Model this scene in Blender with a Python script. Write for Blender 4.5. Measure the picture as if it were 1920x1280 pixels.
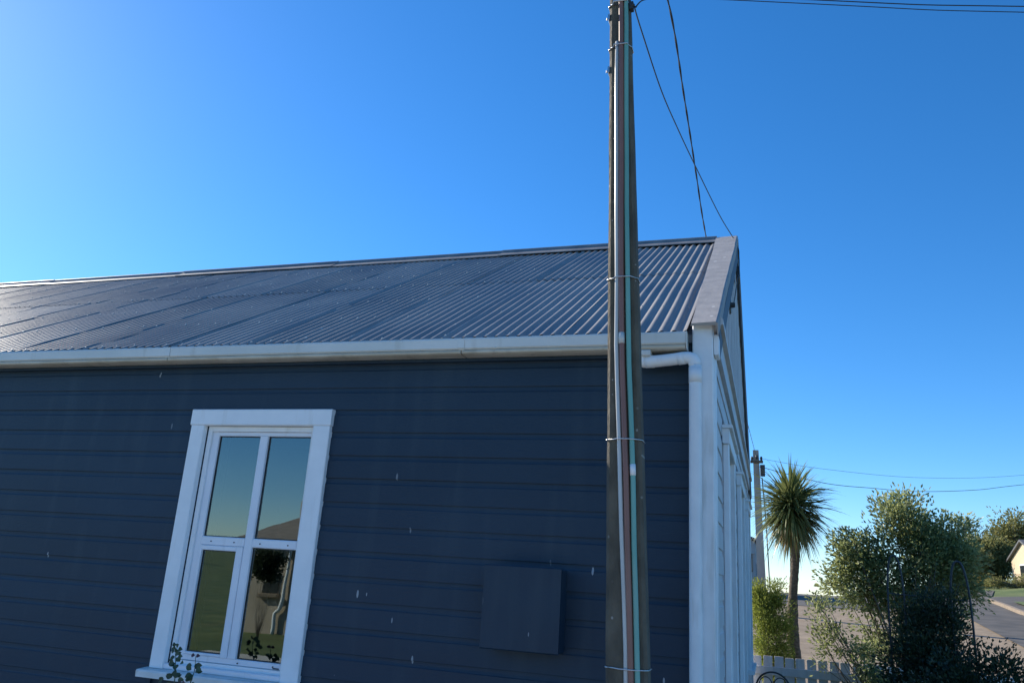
import bpy, math, random
import numpy as np
from mathutils import Vector, Matrix

# ------------------------------------------------------------------ reset
for o in list(bpy.data.objects):
    bpy.data.objects.remove(o)
scene = bpy.context.scene
COL = scene.collection
rng = np.random.default_rng(7)
random.seed(7)
R = math.radians

# ------------------------------------------------------------------ camera
# world: long wall of the cottage lies along X at y = 4.8, gable end at x = -0.3
right = Vector((0.9524198, 0.29840059, 0.06207748))
up = Vector((0.02723546, -0.2861813, 0.95778833))
fwd = Vector((-0.30357002, 0.91052586, 0.28069181))
cam_d = bpy.data.cameras.new('camera')
cam = bpy.data.objects.new('camera', cam_d)
COL.objects.link(cam)
m = Matrix.Identity(4)
for i in range(3):
    m[i][0], m[i][1], m[i][2] = right[i], up[i], -fwd[i]
m.translation = (0, 0, 1.65)
cam.matrix_world = m
cam_d.sensor_fit = 'HORIZONTAL'
cam_d.sensor_width = 36.0
cam_d.lens = 36.0 * 1487.83 / 1920.0
cam_d.clip_start = 0.05
cam_d.clip_end = 9000
scene.camera = cam

# ------------------------------------------------------------------ sky and sun
SUN_AZ, SUN_EL = -66.0, 30.0          # azimuth from +Y towards +X
world = bpy.data.worlds.new('World')
scene.world = world
world.use_nodes = True
wn, wl = world.node_tree.nodes, world.node_tree.links
wn.clear()
sky = wn.new('ShaderNodeTexSky')
sky.sky_type = 'NISHITA'
sky.sun_disc = False
sky.sun_elevation = R(SUN_EL)
sky.sun_rotation = R(SUN_AZ % 360)
sky.altitude = 0
sky.air_density = 0.87
sky.dust_density = 0.1
sky.ozone_density = 6.0
hs = wn.new('ShaderNodeHueSaturation')
hs.inputs['Saturation'].default_value = 1.2
bg = wn.new('ShaderNodeBackground')
bg.inputs['Strength'].default_value = 0.138
wo = wn.new('ShaderNodeOutputWorld')
wl.new(sky.outputs[0], hs.inputs['Color'])
wl.new(hs.outputs[0], bg.inputs[0])
wl.new(bg.outputs[0], wo.inputs[0])

sl = bpy.data.lights.new('sun', 'SUN')
sl.energy = 5.0
sl.angle = R(0.53)
sl.color = (1.0, 0.91, 0.77)
sun = bpy.data.objects.new('sun', sl)
COL.objects.link(sun)
sd = Vector((math.sin(R(SUN_AZ)) * math.cos(R(SUN_EL)), math.cos(R(SUN_AZ)) * math.cos(R(SUN_EL)), math.sin(R(SUN_EL))))
sun.rotation_euler = sd.to_track_quat('Z', 'Y').to_euler()
sun.location = (-20, 10, 20)

vs = scene.view_settings
vs.view_transform = 'Standard'
vs.look = 'None'
vs.exposure = 0.6
vs.gamma = 1.0
vs.use_curve_mapping = False

# ------------------------------------------------------------------ materials
MATS = {}


def mat(name, c1, c2=None, rough=0.6, scale=6.0, stretch=(1, 1, 1), bump=0.0, bscale=40.0, metal=0.0,
        spec=0.5, detail=4.0, rand=0.0, coat=0.0, spots=None, spot_scale=20.0, spot_t=0.62,
        spot_stretch=(1, 1, 1), streak=None, lo=0.35, hi=0.65):
    """procedural surface: two-tone noise, bump, optional sparse spots / run-down streaks"""
    if name in MATS:
        return MATS[name]
    c2 = c2 or c1
    mt = bpy.data.materials.new(name)
    mt.use_nodes = True
    n, l = mt.node_tree.nodes, mt.node_tree.links
    p = n['Principled BSDF']
    tc = n.new('ShaderNodeNewGeometry')      # world position: no two copies share a pattern

    def mapped(st, sc):
        mp = n.new('ShaderNodeMapping')
        mp.inputs['Scale'].default_value = (st[0] * sc, st[1] * sc, st[2] * sc)
        l.new(tc.outputs['Position'], mp.inputs['Vector'])
        return mp.outputs[0]
    nz = n.new('ShaderNodeTexNoise')
    nz.inputs['Scale'].default_value = 1.0
    nz.inputs['Detail'].default_value = detail
    l.new(mapped(stretch, scale), nz.inputs['Vector'])
    cr = n.new('ShaderNodeValToRGB')
    cr.color_ramp.elements[0].position = lo
    cr.color_ramp.elements[1].position = hi
    cr.color_ramp.elements[0].color = (*c1, 1)
    cr.color_ramp.elements[1].color = (*c2, 1)
    l.new(nz.outputs['Fac'], cr.inputs[0])
    col = cr.outputs[0]
    if streak:
        sc_, st_, thr, colr, amt = streak
        nk = n.new('ShaderNodeTexNoise')
        nk.inputs['Scale'].default_value = 1.0
        nk.inputs['Detail'].default_value = 5
        l.new(mapped(st_, sc_), nk.inputs['Vector'])
        r2 = n.new('ShaderNodeValToRGB')
        r2.color_ramp.elements[0].position = thr
        r2.color_ramp.elements[1].position = min(1, thr + 0.2)
        r2.color_ramp.elements[1].color = (amt, amt, amt, 1)
        l.new(nk.outputs['Fac'], r2.inputs[0])
        mx = n.new('ShaderNodeMixRGB')
        mx.inputs['Color2'].default_value = (*colr, 1)
        l.new(r2.outputs[0], mx.inputs['Fac'])
        l.new(col, mx.inputs['Color1'])
        col = mx.outputs[0]
    if spots:
        vo = n.new('ShaderNodeTexVoronoi')
        vo.inputs['Scale'].default_value = 1.0
        vo.inputs['Randomness'].default_value = 1.0
        l.new(mapped(spot_stretch, spot_scale), vo.inputs['Vector'])
        # a cell shows a mark only when its random colour is high; size from the distance
        sp = n.new('ShaderNodeSeparateColor')
        l.new(vo.outputs['Color'], sp.inputs[0])
        g = n.new('ShaderNodeMath')
        g.operation = 'GREATER_THAN'
        g.inputs[1].default_value = spot_t
        l.new(sp.outputs[0], g.inputs[0])
        sz = n.new('ShaderNodeMath')
        sz.operation = 'MULTIPLY'
        sz.inputs[1].default_value = 0.22
        l.new(sp.outputs[1], sz.inputs[0])
        d = n.new('ShaderNodeMath')
        d.operation = 'LESS_THAN'
        l.new(vo.outputs['Distance'], d.inputs[0])
        l.new(sz.outputs[0], d.inputs[1])
        mm = n.new('ShaderNodeMath')
        mm.operation = 'MULTIPLY'
        l.new(g.outputs[0], mm.inputs[0])
        l.new(d.outputs[0], mm.inputs[1])
        ml = n.new('ShaderNodeMath')
        ml.operation = 'MULTIPLY'
        l.new(mm.outputs[0], ml.inputs[0])
        l.new(sp.outputs[2], ml.inputs[1])
        mx = n.new('ShaderNodeMixRGB')
        mx.inputs['Color2'].default_value = (*spots, 1)
        l.new(ml.outputs[0], mx.inputs['Fac'])
        l.new(col, mx.inputs['Color1'])
        col = mx.outputs[0]
    if rand:
        oi = n.new('ShaderNodeObjectInfo')
        h = n.new('ShaderNodeHueSaturation')
        mr = n.new('ShaderNodeMapRange')
        mr.inputs[3].default_value = 1 - rand
        mr.inputs[4].default_value = 1 + rand
        l.new(oi.outputs['Random'], mr.inputs[0])
        l.new(mr.outputs[0], h.inputs['Value'])
        l.new(col, h.inputs['Color'])
        col = h.outputs[0]
    l.new(col, p.inputs['Base Color'])
    p.inputs['Roughness'].default_value = rough
    p.inputs['Metallic'].default_value = metal
    p.inputs['Specular IOR Level'].default_value = spec
    p.inputs['Coat Weight'].default_value = coat
    rr = n.new('ShaderNodeMapRange')
    rr.inputs[3].default_value = max(0.03, rough - 0.1)
    rr.inputs[4].default_value = min(1, rough + 0.12)
    l.new(nz.outputs['Fac'], rr.inputs[0])
    l.new(rr.outputs[0], p.inputs['Roughness'])
    if bump:
        nb = n.new('ShaderNodeTexNoise')
        nb.inputs['Scale'].default_value = 1.0
        nb.inputs['Detail'].default_value = 5
        l.new(mapped(stretch, bscale), nb.inputs['Vector'])
        b = n.new('ShaderNodeBump')
        b.inputs['Strength'].default_value = bump
        b.inputs['Distance'].default_value = 0.01
        l.new(nb.outputs['Fac'], b.inputs['Height'])
        l.new(b.outputs[0], p.inputs['Normal'])
    MATS[name] = mt
    return mt


def leafmat(name, c_dark, c_light, rough=0.45, trans=0.35, spec=0.5):
    if name in MATS:
        return MATS[name]
    mt = bpy.data.materials.new(name)
    mt.use_nodes = True
    n, l = mt.node_tree.nodes, mt.node_tree.links
    p = n['Principled BSDF']
    at = n.new('ShaderNodeAttribute')
    at.attribute_name = 'shade'
    cr = n.new('ShaderNodeValToRGB')
    cr.color_ramp.elements[0].color = (*c_dark, 1)
    cr.color_ramp.elements[1].color = (*c_light, 1)
    l.new(at.outputs['Fac'], cr.inputs[0])
    l.new(cr.outputs[0], p.inputs['Base Color'])
    p.inputs['Roughness'].default_value = rough
    p.inputs['Specular IOR Level'].default_value = spec
    tr = n.new('ShaderNodeBsdfTranslucent')
    hs_ = n.new('ShaderNodeHueSaturation')
    hs_.inputs['Hue'].default_value = 0.48
    hs_.inputs['Value'].default_value = 1.3
    l.new(cr.outputs[0], hs_.inputs['Color'])
    l.new(hs_.outputs[0], tr.inputs['Color'])
    mx = n.new('ShaderNodeMixShader')
    mx.inputs[0].default_value = trans
    l.new(p.outputs[0], mx.inputs[1])
    l.new(tr.outputs[0], mx.inputs[2])
    l.new(mx.outputs[0], n['Material Output'].inputs['Surface'])
    MATS[name] = mt
    return mt


def glassmat(name, tint=(0.75, 0.85, 0.85), ior=2.6):
    mt = bpy.data.materials.new(name)
    mt.use_nodes = True
    n, l = mt.node_tree.nodes, mt.node_tree.links
    n.remove(n['Principled BSDF'])
    gl = n.new('ShaderNodeBsdfGlossy')
    gl.inputs['Roughness'].default_value = 0.0
    gl.inputs['Color'].default_value = (0.82, 0.95, 0.95, 1)
    tp = n.new('ShaderNodeBsdfTransparent')
    tp.inputs['Color'].default_value = (*tint, 1)
    fr = n.new('ShaderNodeFresnel')
    fr.inputs['IOR'].default_value = ior
    # old float glass is never quite flat
    tc = n.new('ShaderNodeTexCoord')
    nz = n.new('ShaderNodeTexNoise')
    nz.inputs['Scale'].default_value = 3.0
    nz.inputs['Detail'].default_value = 1.0
    l.new(tc.outputs['Object'], nz.inputs['Vector'])
    b = n.new('ShaderNodeBump')
    b.inputs['Strength'].default_value = 0.03
    b.inputs['Distance'].default_value = 0.02
    l.new(nz.outputs['Fac'], b.inputs['Height'])
    l.new(b.outputs[0], gl.inputs['Normal'])
    mx = n.new('ShaderNodeMixShader')
    l.new(fr.outputs[0], mx.inputs[0])
    l.new(tp.outputs[0], mx.inputs[1])
    l.new(gl.outputs[0], mx.inputs[2])
    l.new(mx.outputs[0], n['Material Output'].inputs['Surface'])
    MATS[name] = mt
    return mt


NAVY = mat('navy_paint', (0.0085, 0.0270, 0.0530), (0.0150, 0.0380, 0.0670), rough=0.55, scale=1.7, stretch=(0.6, 1, 1.2), bump=0.16,
           bscale=60, rand=0.06, spots=(0.36, 0.38, 0.40), spot_scale=11.0, spot_t=0.95, spot_stretch=(2.8, 0.0, 0.8),
           streak=(1.6, (4, 1, 0.5), 0.55, (0.034, 0.058, 0.080), 0.55))
PALE = mat('pale_paint', (0.52, 0.52, 0.54), (0.60, 0.60, 0.61), rough=0.55, scale=5, bump=0.1, bscale=50, rand=0.04,
           streak=(2.0, (4, 4, 0.5), 0.58, (0.30, 0.29, 0.28), 0.4))
WHITE = mat('white_paint', (0.74, 0.76, 0.78), (0.82, 0.83, 0.84), rough=0.5, scale=7, bump=0.12, bscale=45,
            streak=(3.0, (5, 5, 0.6), 0.56, (0.46, 0.43, 0.37), 0.6))
TRIMVEIL = mat('veiled_trim_paint', (0.83, 0.84, 0.85), (0.89, 0.895, 0.90), rough=0.5, scale=7, bump=0.15, bscale=45,
            streak=(3.0, (5, 5, 0.6), 0.60, (0.60, 0.57, 0.51), 0.5))  # white paint lightened to imitate lens veil on the window trim; streaks are weathering
UPVC = mat('upvc_white', (0.76, 0.77, 0.82), (0.82, 0.83, 0.87), rough=0.35, scale=4, streak=(5, (4, 4, 0.7), 0.6, (0.55, 0.54, 0.52), 0.5))
SILLM = mat('sill_paint', (0.74, 0.73, 0.70), (0.82, 0.81, 0.79), rough=0.55, scale=9, bump=0.2, bscale=40,
            streak=(6.0, (1, 1, 1), 0.60, (0.36, 0.30, 0.24), 0.6))
GUTM = mat('gutter_paint', (0.62, 0.63, 0.60), (0.72, 0.72, 0.69), rough=0.42, scale=3.0, stretch=(0.6, 1, 2), bump=0.05,
           streak=(2.0, (5, 1, 1.2), 0.60, (0.42, 0.38, 0.31), 0.5))
BOUNCEG = mat('gutter_lip', (0.50, 0.44, 0.34), (0.64, 0.58, 0.47), rough=0.6, scale=8, stretch=(0.6, 1, 1), bump=0.1,
             streak=(5.0, (2, 1, 1), 0.58, (0.22, 0.19, 0.15), 0.6))  # warm ground bounce under the white gutter, put into the lip colour
ROOFM = mat('roof_iron', (0.21, 0.20, 0.19), (0.33, 0.308, 0.28), rough=0.46, scale=1.6, stretch=(1.0, 0.6, 0.6), bump=0.08,
            bscale=35, rand=0.17, spec=0.4, spots=(0.58, 0.56, 0.50), spot_scale=16, spot_t=0.90, spot_stretch=(1, 1, 0), lo=0.3, hi=0.7,
            streak=(3.0, (3, 0.5, 0.5), 0.56, (0.36, 0.34, 0.31), 0.6))
RIDGEM = mat('ridge_iron', (0.16, 0.155, 0.155), (0.24, 0.23, 0.22), rough=0.5, scale=4, bump=0.1, rand=0.1)
FLASHM = mat('flashing', (0.29, 0.275, 0.265), (0.37, 0.35, 0.335), rough=0.7, scale=7, bump=0.25, bscale=30,
             spots=(0.72, 0.71, 0.67), spot_scale=13.0, spot_t=0.45, spot_stretch=(0.8, 1.1, 0.0),
             streak=(14, (1, 1, 1), 0.60, (0.12, 0.115, 0.11), 0.5))
BARGEM = mat('barge_paint', (0.055, 0.07, 0.095), (0.085, 0.10, 0.125), rough=0.6, scale=5, bump=0.1)
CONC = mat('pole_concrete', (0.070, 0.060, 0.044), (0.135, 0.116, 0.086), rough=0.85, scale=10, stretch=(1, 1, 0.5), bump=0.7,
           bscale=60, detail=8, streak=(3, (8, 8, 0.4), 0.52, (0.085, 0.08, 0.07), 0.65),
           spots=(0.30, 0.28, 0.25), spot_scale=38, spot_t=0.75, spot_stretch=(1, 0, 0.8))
CGREY = mat('conduit_grey', (0.46, 0.47, 0.46), (0.55, 0.55, 0.53), rough=0.28, scale=5, stretch=(1, 1, 0.3), spec=0.6,
            streak=(3, (3, 3, 0.5), 0.62, (0.36, 0.34, 0.3), 0.5))
CRED = mat('conduit_brown', (0.20, 0.095, 0.075), (0.27, 0.13, 0.10), rough=0.45, scale=6, stretch=(1, 1, 0.3),
           streak=(3, (3, 3, 0.5), 0.6, (0.30, 0.2, 0.17), 0.5))
CGREEN = mat('conduit_green', (0.13, 0.33, 0.28), (0.18, 0.40, 0.34), rough=0.45, scale=6, stretch=(1, 1, 0.3),
             streak=(3, (3, 3, 0.5), 0.6, (0.30, 0.42, 0.37), 0.5))
NAILM = mat('nail_heads', (0.48, 0.46, 0.43), (0.60, 0.58, 0.55), rough=0.4, scale=20)
STEEL = mat('galv_steel', (0.55, 0.56, 0.57), (0.66, 0.67, 0.68), rough=0.3, metal=0.9, scale=20)
CABLE = mat('black_cable', (0.03, 0.033, 0.04), (0.045, 0.048, 0.055), rough=0.55, scale=30)
GRAVEL = mat('gravel', (0.20, 0.15, 0.095), (0.32, 0.245, 0.165), rough=0.95, scale=3.0, bump=0.8, bscale=30, detail=10, lo=0.3, hi=0.7,
             streak=(0.3, (1, 1, 1), 0.5, (0.15, 0.115, 0.08), 0.5), spots=(0.34, 0.29, 0.22), spot_scale=9, spot_t=0.6)
ASPH = mat('asphalt', (0.060, 0.056, 0.050), (0.105, 0.096, 0.085), rough=0.9, scale=1.5, bump=0.4, bscale=40, detail=8,
           streak=(0.25, (1, 1, 1), 0.5, (0.15, 0.135, 0.115), 0.7))
GRASS = mat('lawn_grass', (0.045, 0.085, 0.018), (0.13, 0.16, 0.045), rough=0.95, scale=0.9, bump=0.9, bscale=25, detail=10,
            streak=(0.4, (1, 1, 1), 0.52, (0.17, 0.16, 0.06), 0.5))
KERBM = mat('kerb_concrete', (0.22, 0.17, 0.12), (0.30, 0.235, 0.17), rough=0.9, scale=4, bump=0.4)
FORE = mat('pale_concrete', (0.44, 0.41, 0.36), (0.54, 0.51, 0.45), rough=0.9, scale=1.5, bump=0.3, bscale=30)
SEAM = mat('sea_water', (0.02, 0.05, 0.075), (0.03, 0.065, 0.09), rough=0.25, scale=0.05, bump=0.3, bscale=0.5)
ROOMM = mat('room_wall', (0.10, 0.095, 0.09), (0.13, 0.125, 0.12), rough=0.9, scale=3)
CURTM = mat('curtain_cloth', (0.50, 0.49, 0.46), (0.62, 0.61, 0.57), rough=0.9, scale=12, stretch=(4, 4, 0.4))
FENCEM = mat('fence_paint', (0.56, 0.53, 0.53), (0.66, 0.63, 0.62), rough=0.65, scale=8, stretch=(2, 1, 0.6), bump=0.25, bscale=40,
             rand=0.08, streak=(4, (4, 4, 0.6), 0.58, (0.34, 0.30, 0.27), 0.5))
IRON = mat('wrought_iron', (0.02, 0.022, 0.026), (0.035, 0.036, 0.04), rough=0.5, scale=20, bump=0.2)
ARBORM = mat('arbor_iron', (0.03, 0.036, 0.045), (0.05, 0.056, 0.065), rough=0.55, scale=20, bump=0.2)
BARK = mat('grey_bark', (0.085, 0.07, 0.052), (0.15, 0.125, 0.095), rough=0.95, scale=20, stretch=(1, 1, 0.35), bump=0.9, bscale=50)
PBARK = mat('cabbage_bark', (0.085, 0.066, 0.050), (0.21, 0.17, 0.13), rough=0.95, scale=16, stretch=(1, 1, 2.2), bump=1.0, bscale=45)
CREAMW = mat('cream_wall', (0.55, 0.43, 0.29), (0.60, 0.47, 0.32), rough=0.8, scale=2)
GREYW = mat('grey_wall', (0.36, 0.36, 0.36), (0.42, 0.42, 0.41), rough=0.8, scale=2)
TANW = mat('tan_wall', (0.40, 0.33, 0.25), (0.48, 0.40, 0.31), rough=0.85, scale=2, bump=0.2)
SHEDROOF = mat('shed_roof', (0.19, 0.165, 0.14), (0.26, 0.225, 0.19), rough=0.85, scale=5, stretch=(1, 1, 4), bump=0.3)
DARKROOF = mat('dark_roof', (0.08, 0.085, 0.09), (0.12, 0.12, 0.125), rough=0.7, scale=3)
GLASS = glassmat('window_glass', ior=2.7)
DGLASS = mat('dark_glass', (0.02, 0.025, 0.03), (0.03, 0.035, 0.04), rough=0.06, scale=2, spec=0.9)
L_SILVER = leafmat('leaf_silver', (0.095, 0.135, 0.040), (0.34, 0.385, 0.175), rough=0.40, trans=0.5, spec=0.7)
L_DARK = leafmat('leaf_dark', (0.022, 0.036, 0.017), (0.060, 0.085, 0.036), rough=0.5, trans=0.22)
L_LIME = leafmat('leaf_lime', (0.12, 0.17, 0.028), (0.29, 0.35, 0.075), rough=0.5, trans=0.42)
L_CORD = leafmat('leaf_cabbage', (0.075, 0.115, 0.038), (0.25, 0.28, 0.11), rough=0.42, trans=0.30, spec=0.6)
L_DEAD = leafmat('leaf_dead', (0.19, 0.15, 0.065), (0.36, 0.29, 0.13), rough=0.7, trans=0.25)
L_ROSE = leafmat('leaf_rose', (0.035, 0.060, 0.030), (0.075, 0.115, 0.055), rough=0.4, trans=0.3)
L_ROSER = leafmat('leaf_rose_red', (0.075, 0.022, 0.035), (0.11, 0.035, 0.05), rough=0.4, trans=0.3)
L_FAR = leafmat('leaf_far', (0.13, 0.15, 0.05), (0.29, 0.29, 0.11), rough=0.7, trans=0.45)
L_FARY = leafmat('leaf_far_yellow', (0.20, 0.16, 0.03), (0.34, 0.27, 0.06), rough=0.7, trans=0.3)
L_FARG = leafmat('leaf_far_grey', (0.13, 0.125, 0.10), (0.21, 0.20, 0.16), rough=0.8, trans=0.25)


# ------------------------------------------------------------------ mesh helpers
class MB:
    def __init__(s):
        s.v, s.f = [], []

    def add(s, vs_, fs):
        b = len(s.v)
        s.v.extend([tuple(map(float, p)) for p in vs_])
        s.f.extend([tuple(i + b for i in f) for f in fs])

    def box(s, a, b, M=None):
        x0, y0, z0 = a
        x1, y1, z1 = b
        p = [(x0, y0, z0), (x1, y0, z0), (x1, y1, z0), (x0, y1, z0), (x0, y0, z1), (x1, y0, z1), (x1, y1, z1), (x0, y1, z1)]
        if M is not None:
            p = [tuple(M @ Vector(q)) for q in p]
        s.add(p, [(0, 3, 2, 1), (4, 5, 6, 7), (0, 1, 5, 4), (1, 2, 6, 5), (2, 3, 7, 6), (3, 0, 4, 7)])
        return s

    def bbox(s, a, b, c=0.006):
        """box with chamfered edges along its longest axis"""
        d = [b[i] - a[i] for i in range(3)]
        ax = d.index(max(d))
        o = [i for i in range(3) if i != ax]
        c = min(c, d[o[0]] * 0.4, d[o[1]] * 0.4)
        u0, u1, w0, w1 = a[o[0]], b[o[0]], a[o[1]], b[o[1]]
        ring = [(u0 + c, w0), (u1 - c, w0), (u1, w0 + c), (u1, w1 - c), (u1 - c, w1), (u0 + c, w1), (u0, w1 - c), (u0, w0 + c)]
        pts = []
        for t in (a[ax], b[ax]):
            for (u_, w_) in ring:
                q = [0, 0, 0]
                q[ax], q[o[0]], q[o[1]] = t, u_, w_
                pts.append(tuple(q))
        fs = [tuple(range(7, -1, -1)), tuple(range(8, 16))]
        for i in range(8):
            j = (i + 1) % 8
            fs.append((i, j, 8 + j, 8 + i))
        s.add(pts, fs)
        return s

    def tube(s, path, rad, n=8, cap=True):
        path = [Vector(p) for p in path]
        if not hasattr(rad, '__len__'):
            rad = [rad] * len(path)
        pts = []
        prev = None
        for i, p in enumerate(path):
            t = (path[min(i + 1, len(path) - 1)] - path[max(i - 1, 0)])
            t = t.normalized() if t.length > 1e-9 else Vector((0, 0, 1))
            if prev is None:
                a = Vector((1, 0, 0)) if abs(t.x) < 0.9 else Vector((0, 1, 0))
                n1 = t.cross(a).normalized()
            else:
                n1 = (prev - t * prev.dot(t)).normalized()
            prev = n1
            n2 = t.cross(n1)
            for k in range(n):
                an = 2 * math.pi * k / n
                pts.append(p + (n1 * math.cos(an) + n2 * math.sin(an)) * rad[i])
        fs = []
        for i in range(len(path) - 1):
            for k in range(n):
                k2 = (k + 1) % n
                fs.append((i * n + k, i * n + k2, (i + 1) * n + k2, (i + 1) * n + k))
        if cap:
            fs.append(tuple(range(n - 1, -1, -1)))
            fs.append(tuple((len(path) - 1) * n + k for k in range(n)))
        s.add(pts, fs)
        return s

    def prism(s, prof, axis, t0, t1):
        """closed 2-D profile swept along an axis (profile in the two other axes, in order)"""
        o = [i for i in range(3) if i != axis]
        n = len(prof)
        pts = []
        for t in (t0, t1):
            for (a, b) in prof:
                q = [0, 0, 0]
                q[axis], q[o[0]], q[o[1]] = t, a, b
                pts.append(tuple(q))
        fs = [tuple(range(n - 1, -1, -1)), tuple(range(n, 2 * n))]
        for i in range(n):
            j = (i + 1) % n
            fs.append((i, j, n + j, n + i))
        s.add(pts, fs)
        return s

    def mesh(s, name, material=None, smooth=False):
        me = bpy.data.meshes.new(name)
        me.from_pydata(s.v, [], s.f)
        me.update()
        import bmesh
        bm = bmesh.new()
        bm.from_mesh(me)
        bmesh.ops.recalc_face_normals(bm, faces=bm.faces)
        bm.to_mesh(me)
        bm.free()
        if smooth:
            me.polygons.foreach_set('use_smooth', [True] * len(me.polygons))
        if material:
            me.materials.append(material)
        return me


def wloc(o):
    p = Vector((0, 0, 0))
    while o is not None:
        p += o.location
        o = o.parent
    return p


def place(name, me, parent=None, loc=(0, 0, 0)):
    """link mesh data as an object; loc is a world position"""
    o = bpy.data.objects.new(name, me)
    COL.objects.link(o)
    o.parent = parent
    o.location = Vector(loc) - wloc(parent)
    return o


def part(name, mb, material, parent=None, smooth=False):
    """mesh given in world coordinates; its origin is put at the mesh centre"""
    v = np.array(mb.v)
    c = (v.min(0) + v.max(0)) / 2
    mb.v = [tuple(p) for p in (v - c)]
    return place(name, mb.mesh(name, material, smooth), parent, c)


def tag(o, label=None, cat=None, group=None, kind=None):
    if label:
        o['label'] = label
    if cat:
        o['category'] = cat
    if group:
        o['group'] = group
    if kind:
        o['kind'] = kind
    return o


def empty(name, loc, label, cat, group=None):
    o = bpy.data.objects.new(name, None)
    o.empty_display_size = 0.1
    COL.objects.link(o)
    o.location = loc
    return tag(o, label, cat, group)


def catmull(pts, n=8):
    P = [Vector(p) for p in pts]
    P = [P[0] * 2 - P[1]] + P + [P[-1] * 2 - P[-2]]
    out = []
    for i in range(1, len(P) - 2):
        for k in range(n):
            t = k / n
            a, b, c, d = P[i - 1], P[i], P[i + 1], P[i + 2]
            out.append(0.5 * ((2 * b) + (c - a) * t + (2 * a - 5 * b + 4 * c - d) * t * t + (3 * b - a - 3 * c + d) * t ** 3))
    out.append(P[-2])
    return out


# ------------------------------------------------------------------ terrain
def sstep(a, b, t):
    t = min(1, max(0, (t - a) / (b - a)))
    return t * t * (3 - 2 * t)


def ground_z(x, y):
    b = float(np.interp(y, [13.5, 35, 55], [0, 1.12, 1.56]))
    e = 0.09 * min(26, max(0, x - 4)) * min(1.3, max(0, (y - 20) / 30))
    fall = 0.0
    if y > 56:
        fall = min(16.0, 0.28 * (y - 56)) * (1 - sstep(4.5, 11, x))
    back = 0.02 * max(0, -y - 30)
    return b + e - fall + min(back, 6)


def sheet(name, pts2d, material, off, kind='structure'):
    """grid of plan points [[(x,y)..]..] laid on the terrain"""
    nr, nc = len(pts2d), len(pts2d[0])
    v = [(x, y, ground_z(x, y) + off) for row in pts2d for (x, y) in row]
    f = [(i * nc + j, i * nc + j + 1, (i + 1) * nc + j + 1, (i + 1) * nc + j) for i in range(nr - 1) for j in range(nc - 1)]
    me = bpy.data.meshes.new(name)
    me.from_pydata(v, [], f)
    me.materials.append(material)
    me.polygons.foreach_set('use_smooth', [True] * len(f))
    me.update()
    o = place(name, me)
    if kind:
        o['kind'] = kind
    return o


gx = np.unique(np.concatenate([np.linspace(-600, -40, 12), np.linspace(-40, 40, 81), np.linspace(40, 600, 12)]))
gy = np.unique(np.concatenate([np.linspace(-600, -30, 14), np.linspace(-30, 13.5, 30), np.linspace(13.5, 35, 44),
                               np.linspace(35, 56, 43), np.linspace(56, 140, 43)]))
sheet('ground', [[(x, y) for x in gx] for y in gy], GRASS, 0.0)


def band(x0f, x1f, ys, nx):
    return [[(x0f(y) + (x1f(y) - x0f(y)) * i / nx, y) for i in range(nx + 1)] for y in ys]


sheet('gravel_lot', band(lambda y: -14, lambda y: 7.0 + 0.05 * (y - 14), np.linspace(13.3, 36, 60), 40), GRAVEL, 0.025)
# road: crosses behind the lot and swings towards the camera on the right
sheet('road', band(lambda y: -60 if y > 35.5 else 5.3 + 0.05 * (y - 14) + max(0, (33 - y)) * 0.0,
                   lambda y: 9.9 + (45 - y) * -0.115 if y < 45 else 9.9 + (y - 45) * 0.25, np.linspace(35.6, 55.5, 50), 80), ASPH, 0.04)
sheet('road_bend', band(lambda y: 5.6 + 0.05 * (y - 14), lambda y: 8.75 + (y - 35) * 0.03, np.linspace(12.0, 35.5, 50), 12), ASPH, 0.05)
sheet('side_road', band(lambda y: 9.1 + (y - 36) * 0.1, lambda y: 22 - (y - 36) * 0.15, np.linspace(36.2, 49, 30), 20), ASPH, 0.045)
sheet('verge', band(lambda y: 10.2 + (y - 40) * 0.10, lambda y: 18, np.linspace(39.6, 43.6, 12), 14), GRASS, 0.11)
# kerb along the verge
kp = [(9.95, 45.0), (9.75, 43.0), (9.5, 40.5), (9.2, 38.0), (8.95, 36.0), (8.8, 34.0), (8.7, 30.0)]
kb = MB()
KP = catmull([(x, y, 0) for x, y in kp], 6)
prof = [(-0.10, -0.1), (-0.09, 0.11), (-0.06, 0.14), (0.10, 0.14), (0.10, -0.1)]
pts = []
for i, p in enumerate(KP):
    t = (KP[min(i + 1, len(KP) - 1)] - KP[max(i - 1, 0)]).normalized()
    nrm = Vector((-t.y, t.x, 0)) * -1
    for a, h in prof:
        q = p + nrm * a
        pts.append((q.x, q.y, ground_z(p.x, p.y) + 0.03 + h))
fs = []
for i in range(len(KP) - 1):
    for k in range(len(prof)):
        k2 = (k + 1) % len(prof)
        fs.append((i * 5 + k, i * 5 + k2, (i + 1) * 5 + k2, (i + 1) * 5 + k))
kb.add(pts, fs)
tag(part('kerb', kb, KERBM), kind='structure')
sea = MB()
sea.add([(-5000, 70, -6), (5000, 70, -6), (5000, 7000, -6), (-5000, 7000, -6)], [(0, 1, 2, 3)])
tag(part('sea', sea, SEAM), kind='structure')
# concrete path along the foot of the cottage wall
pm = MB().box((-14.5, 3.55, -0.05), (-0.2, 4.62, 0.03))
tag(part('path', pm, FORE), kind='structure')
sheet('forecourt', band(lambda y: -9.6, lambda y: 9.0, np.linspace(-3.2, 3.5, 8), 12), FORE, 0.012)

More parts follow.
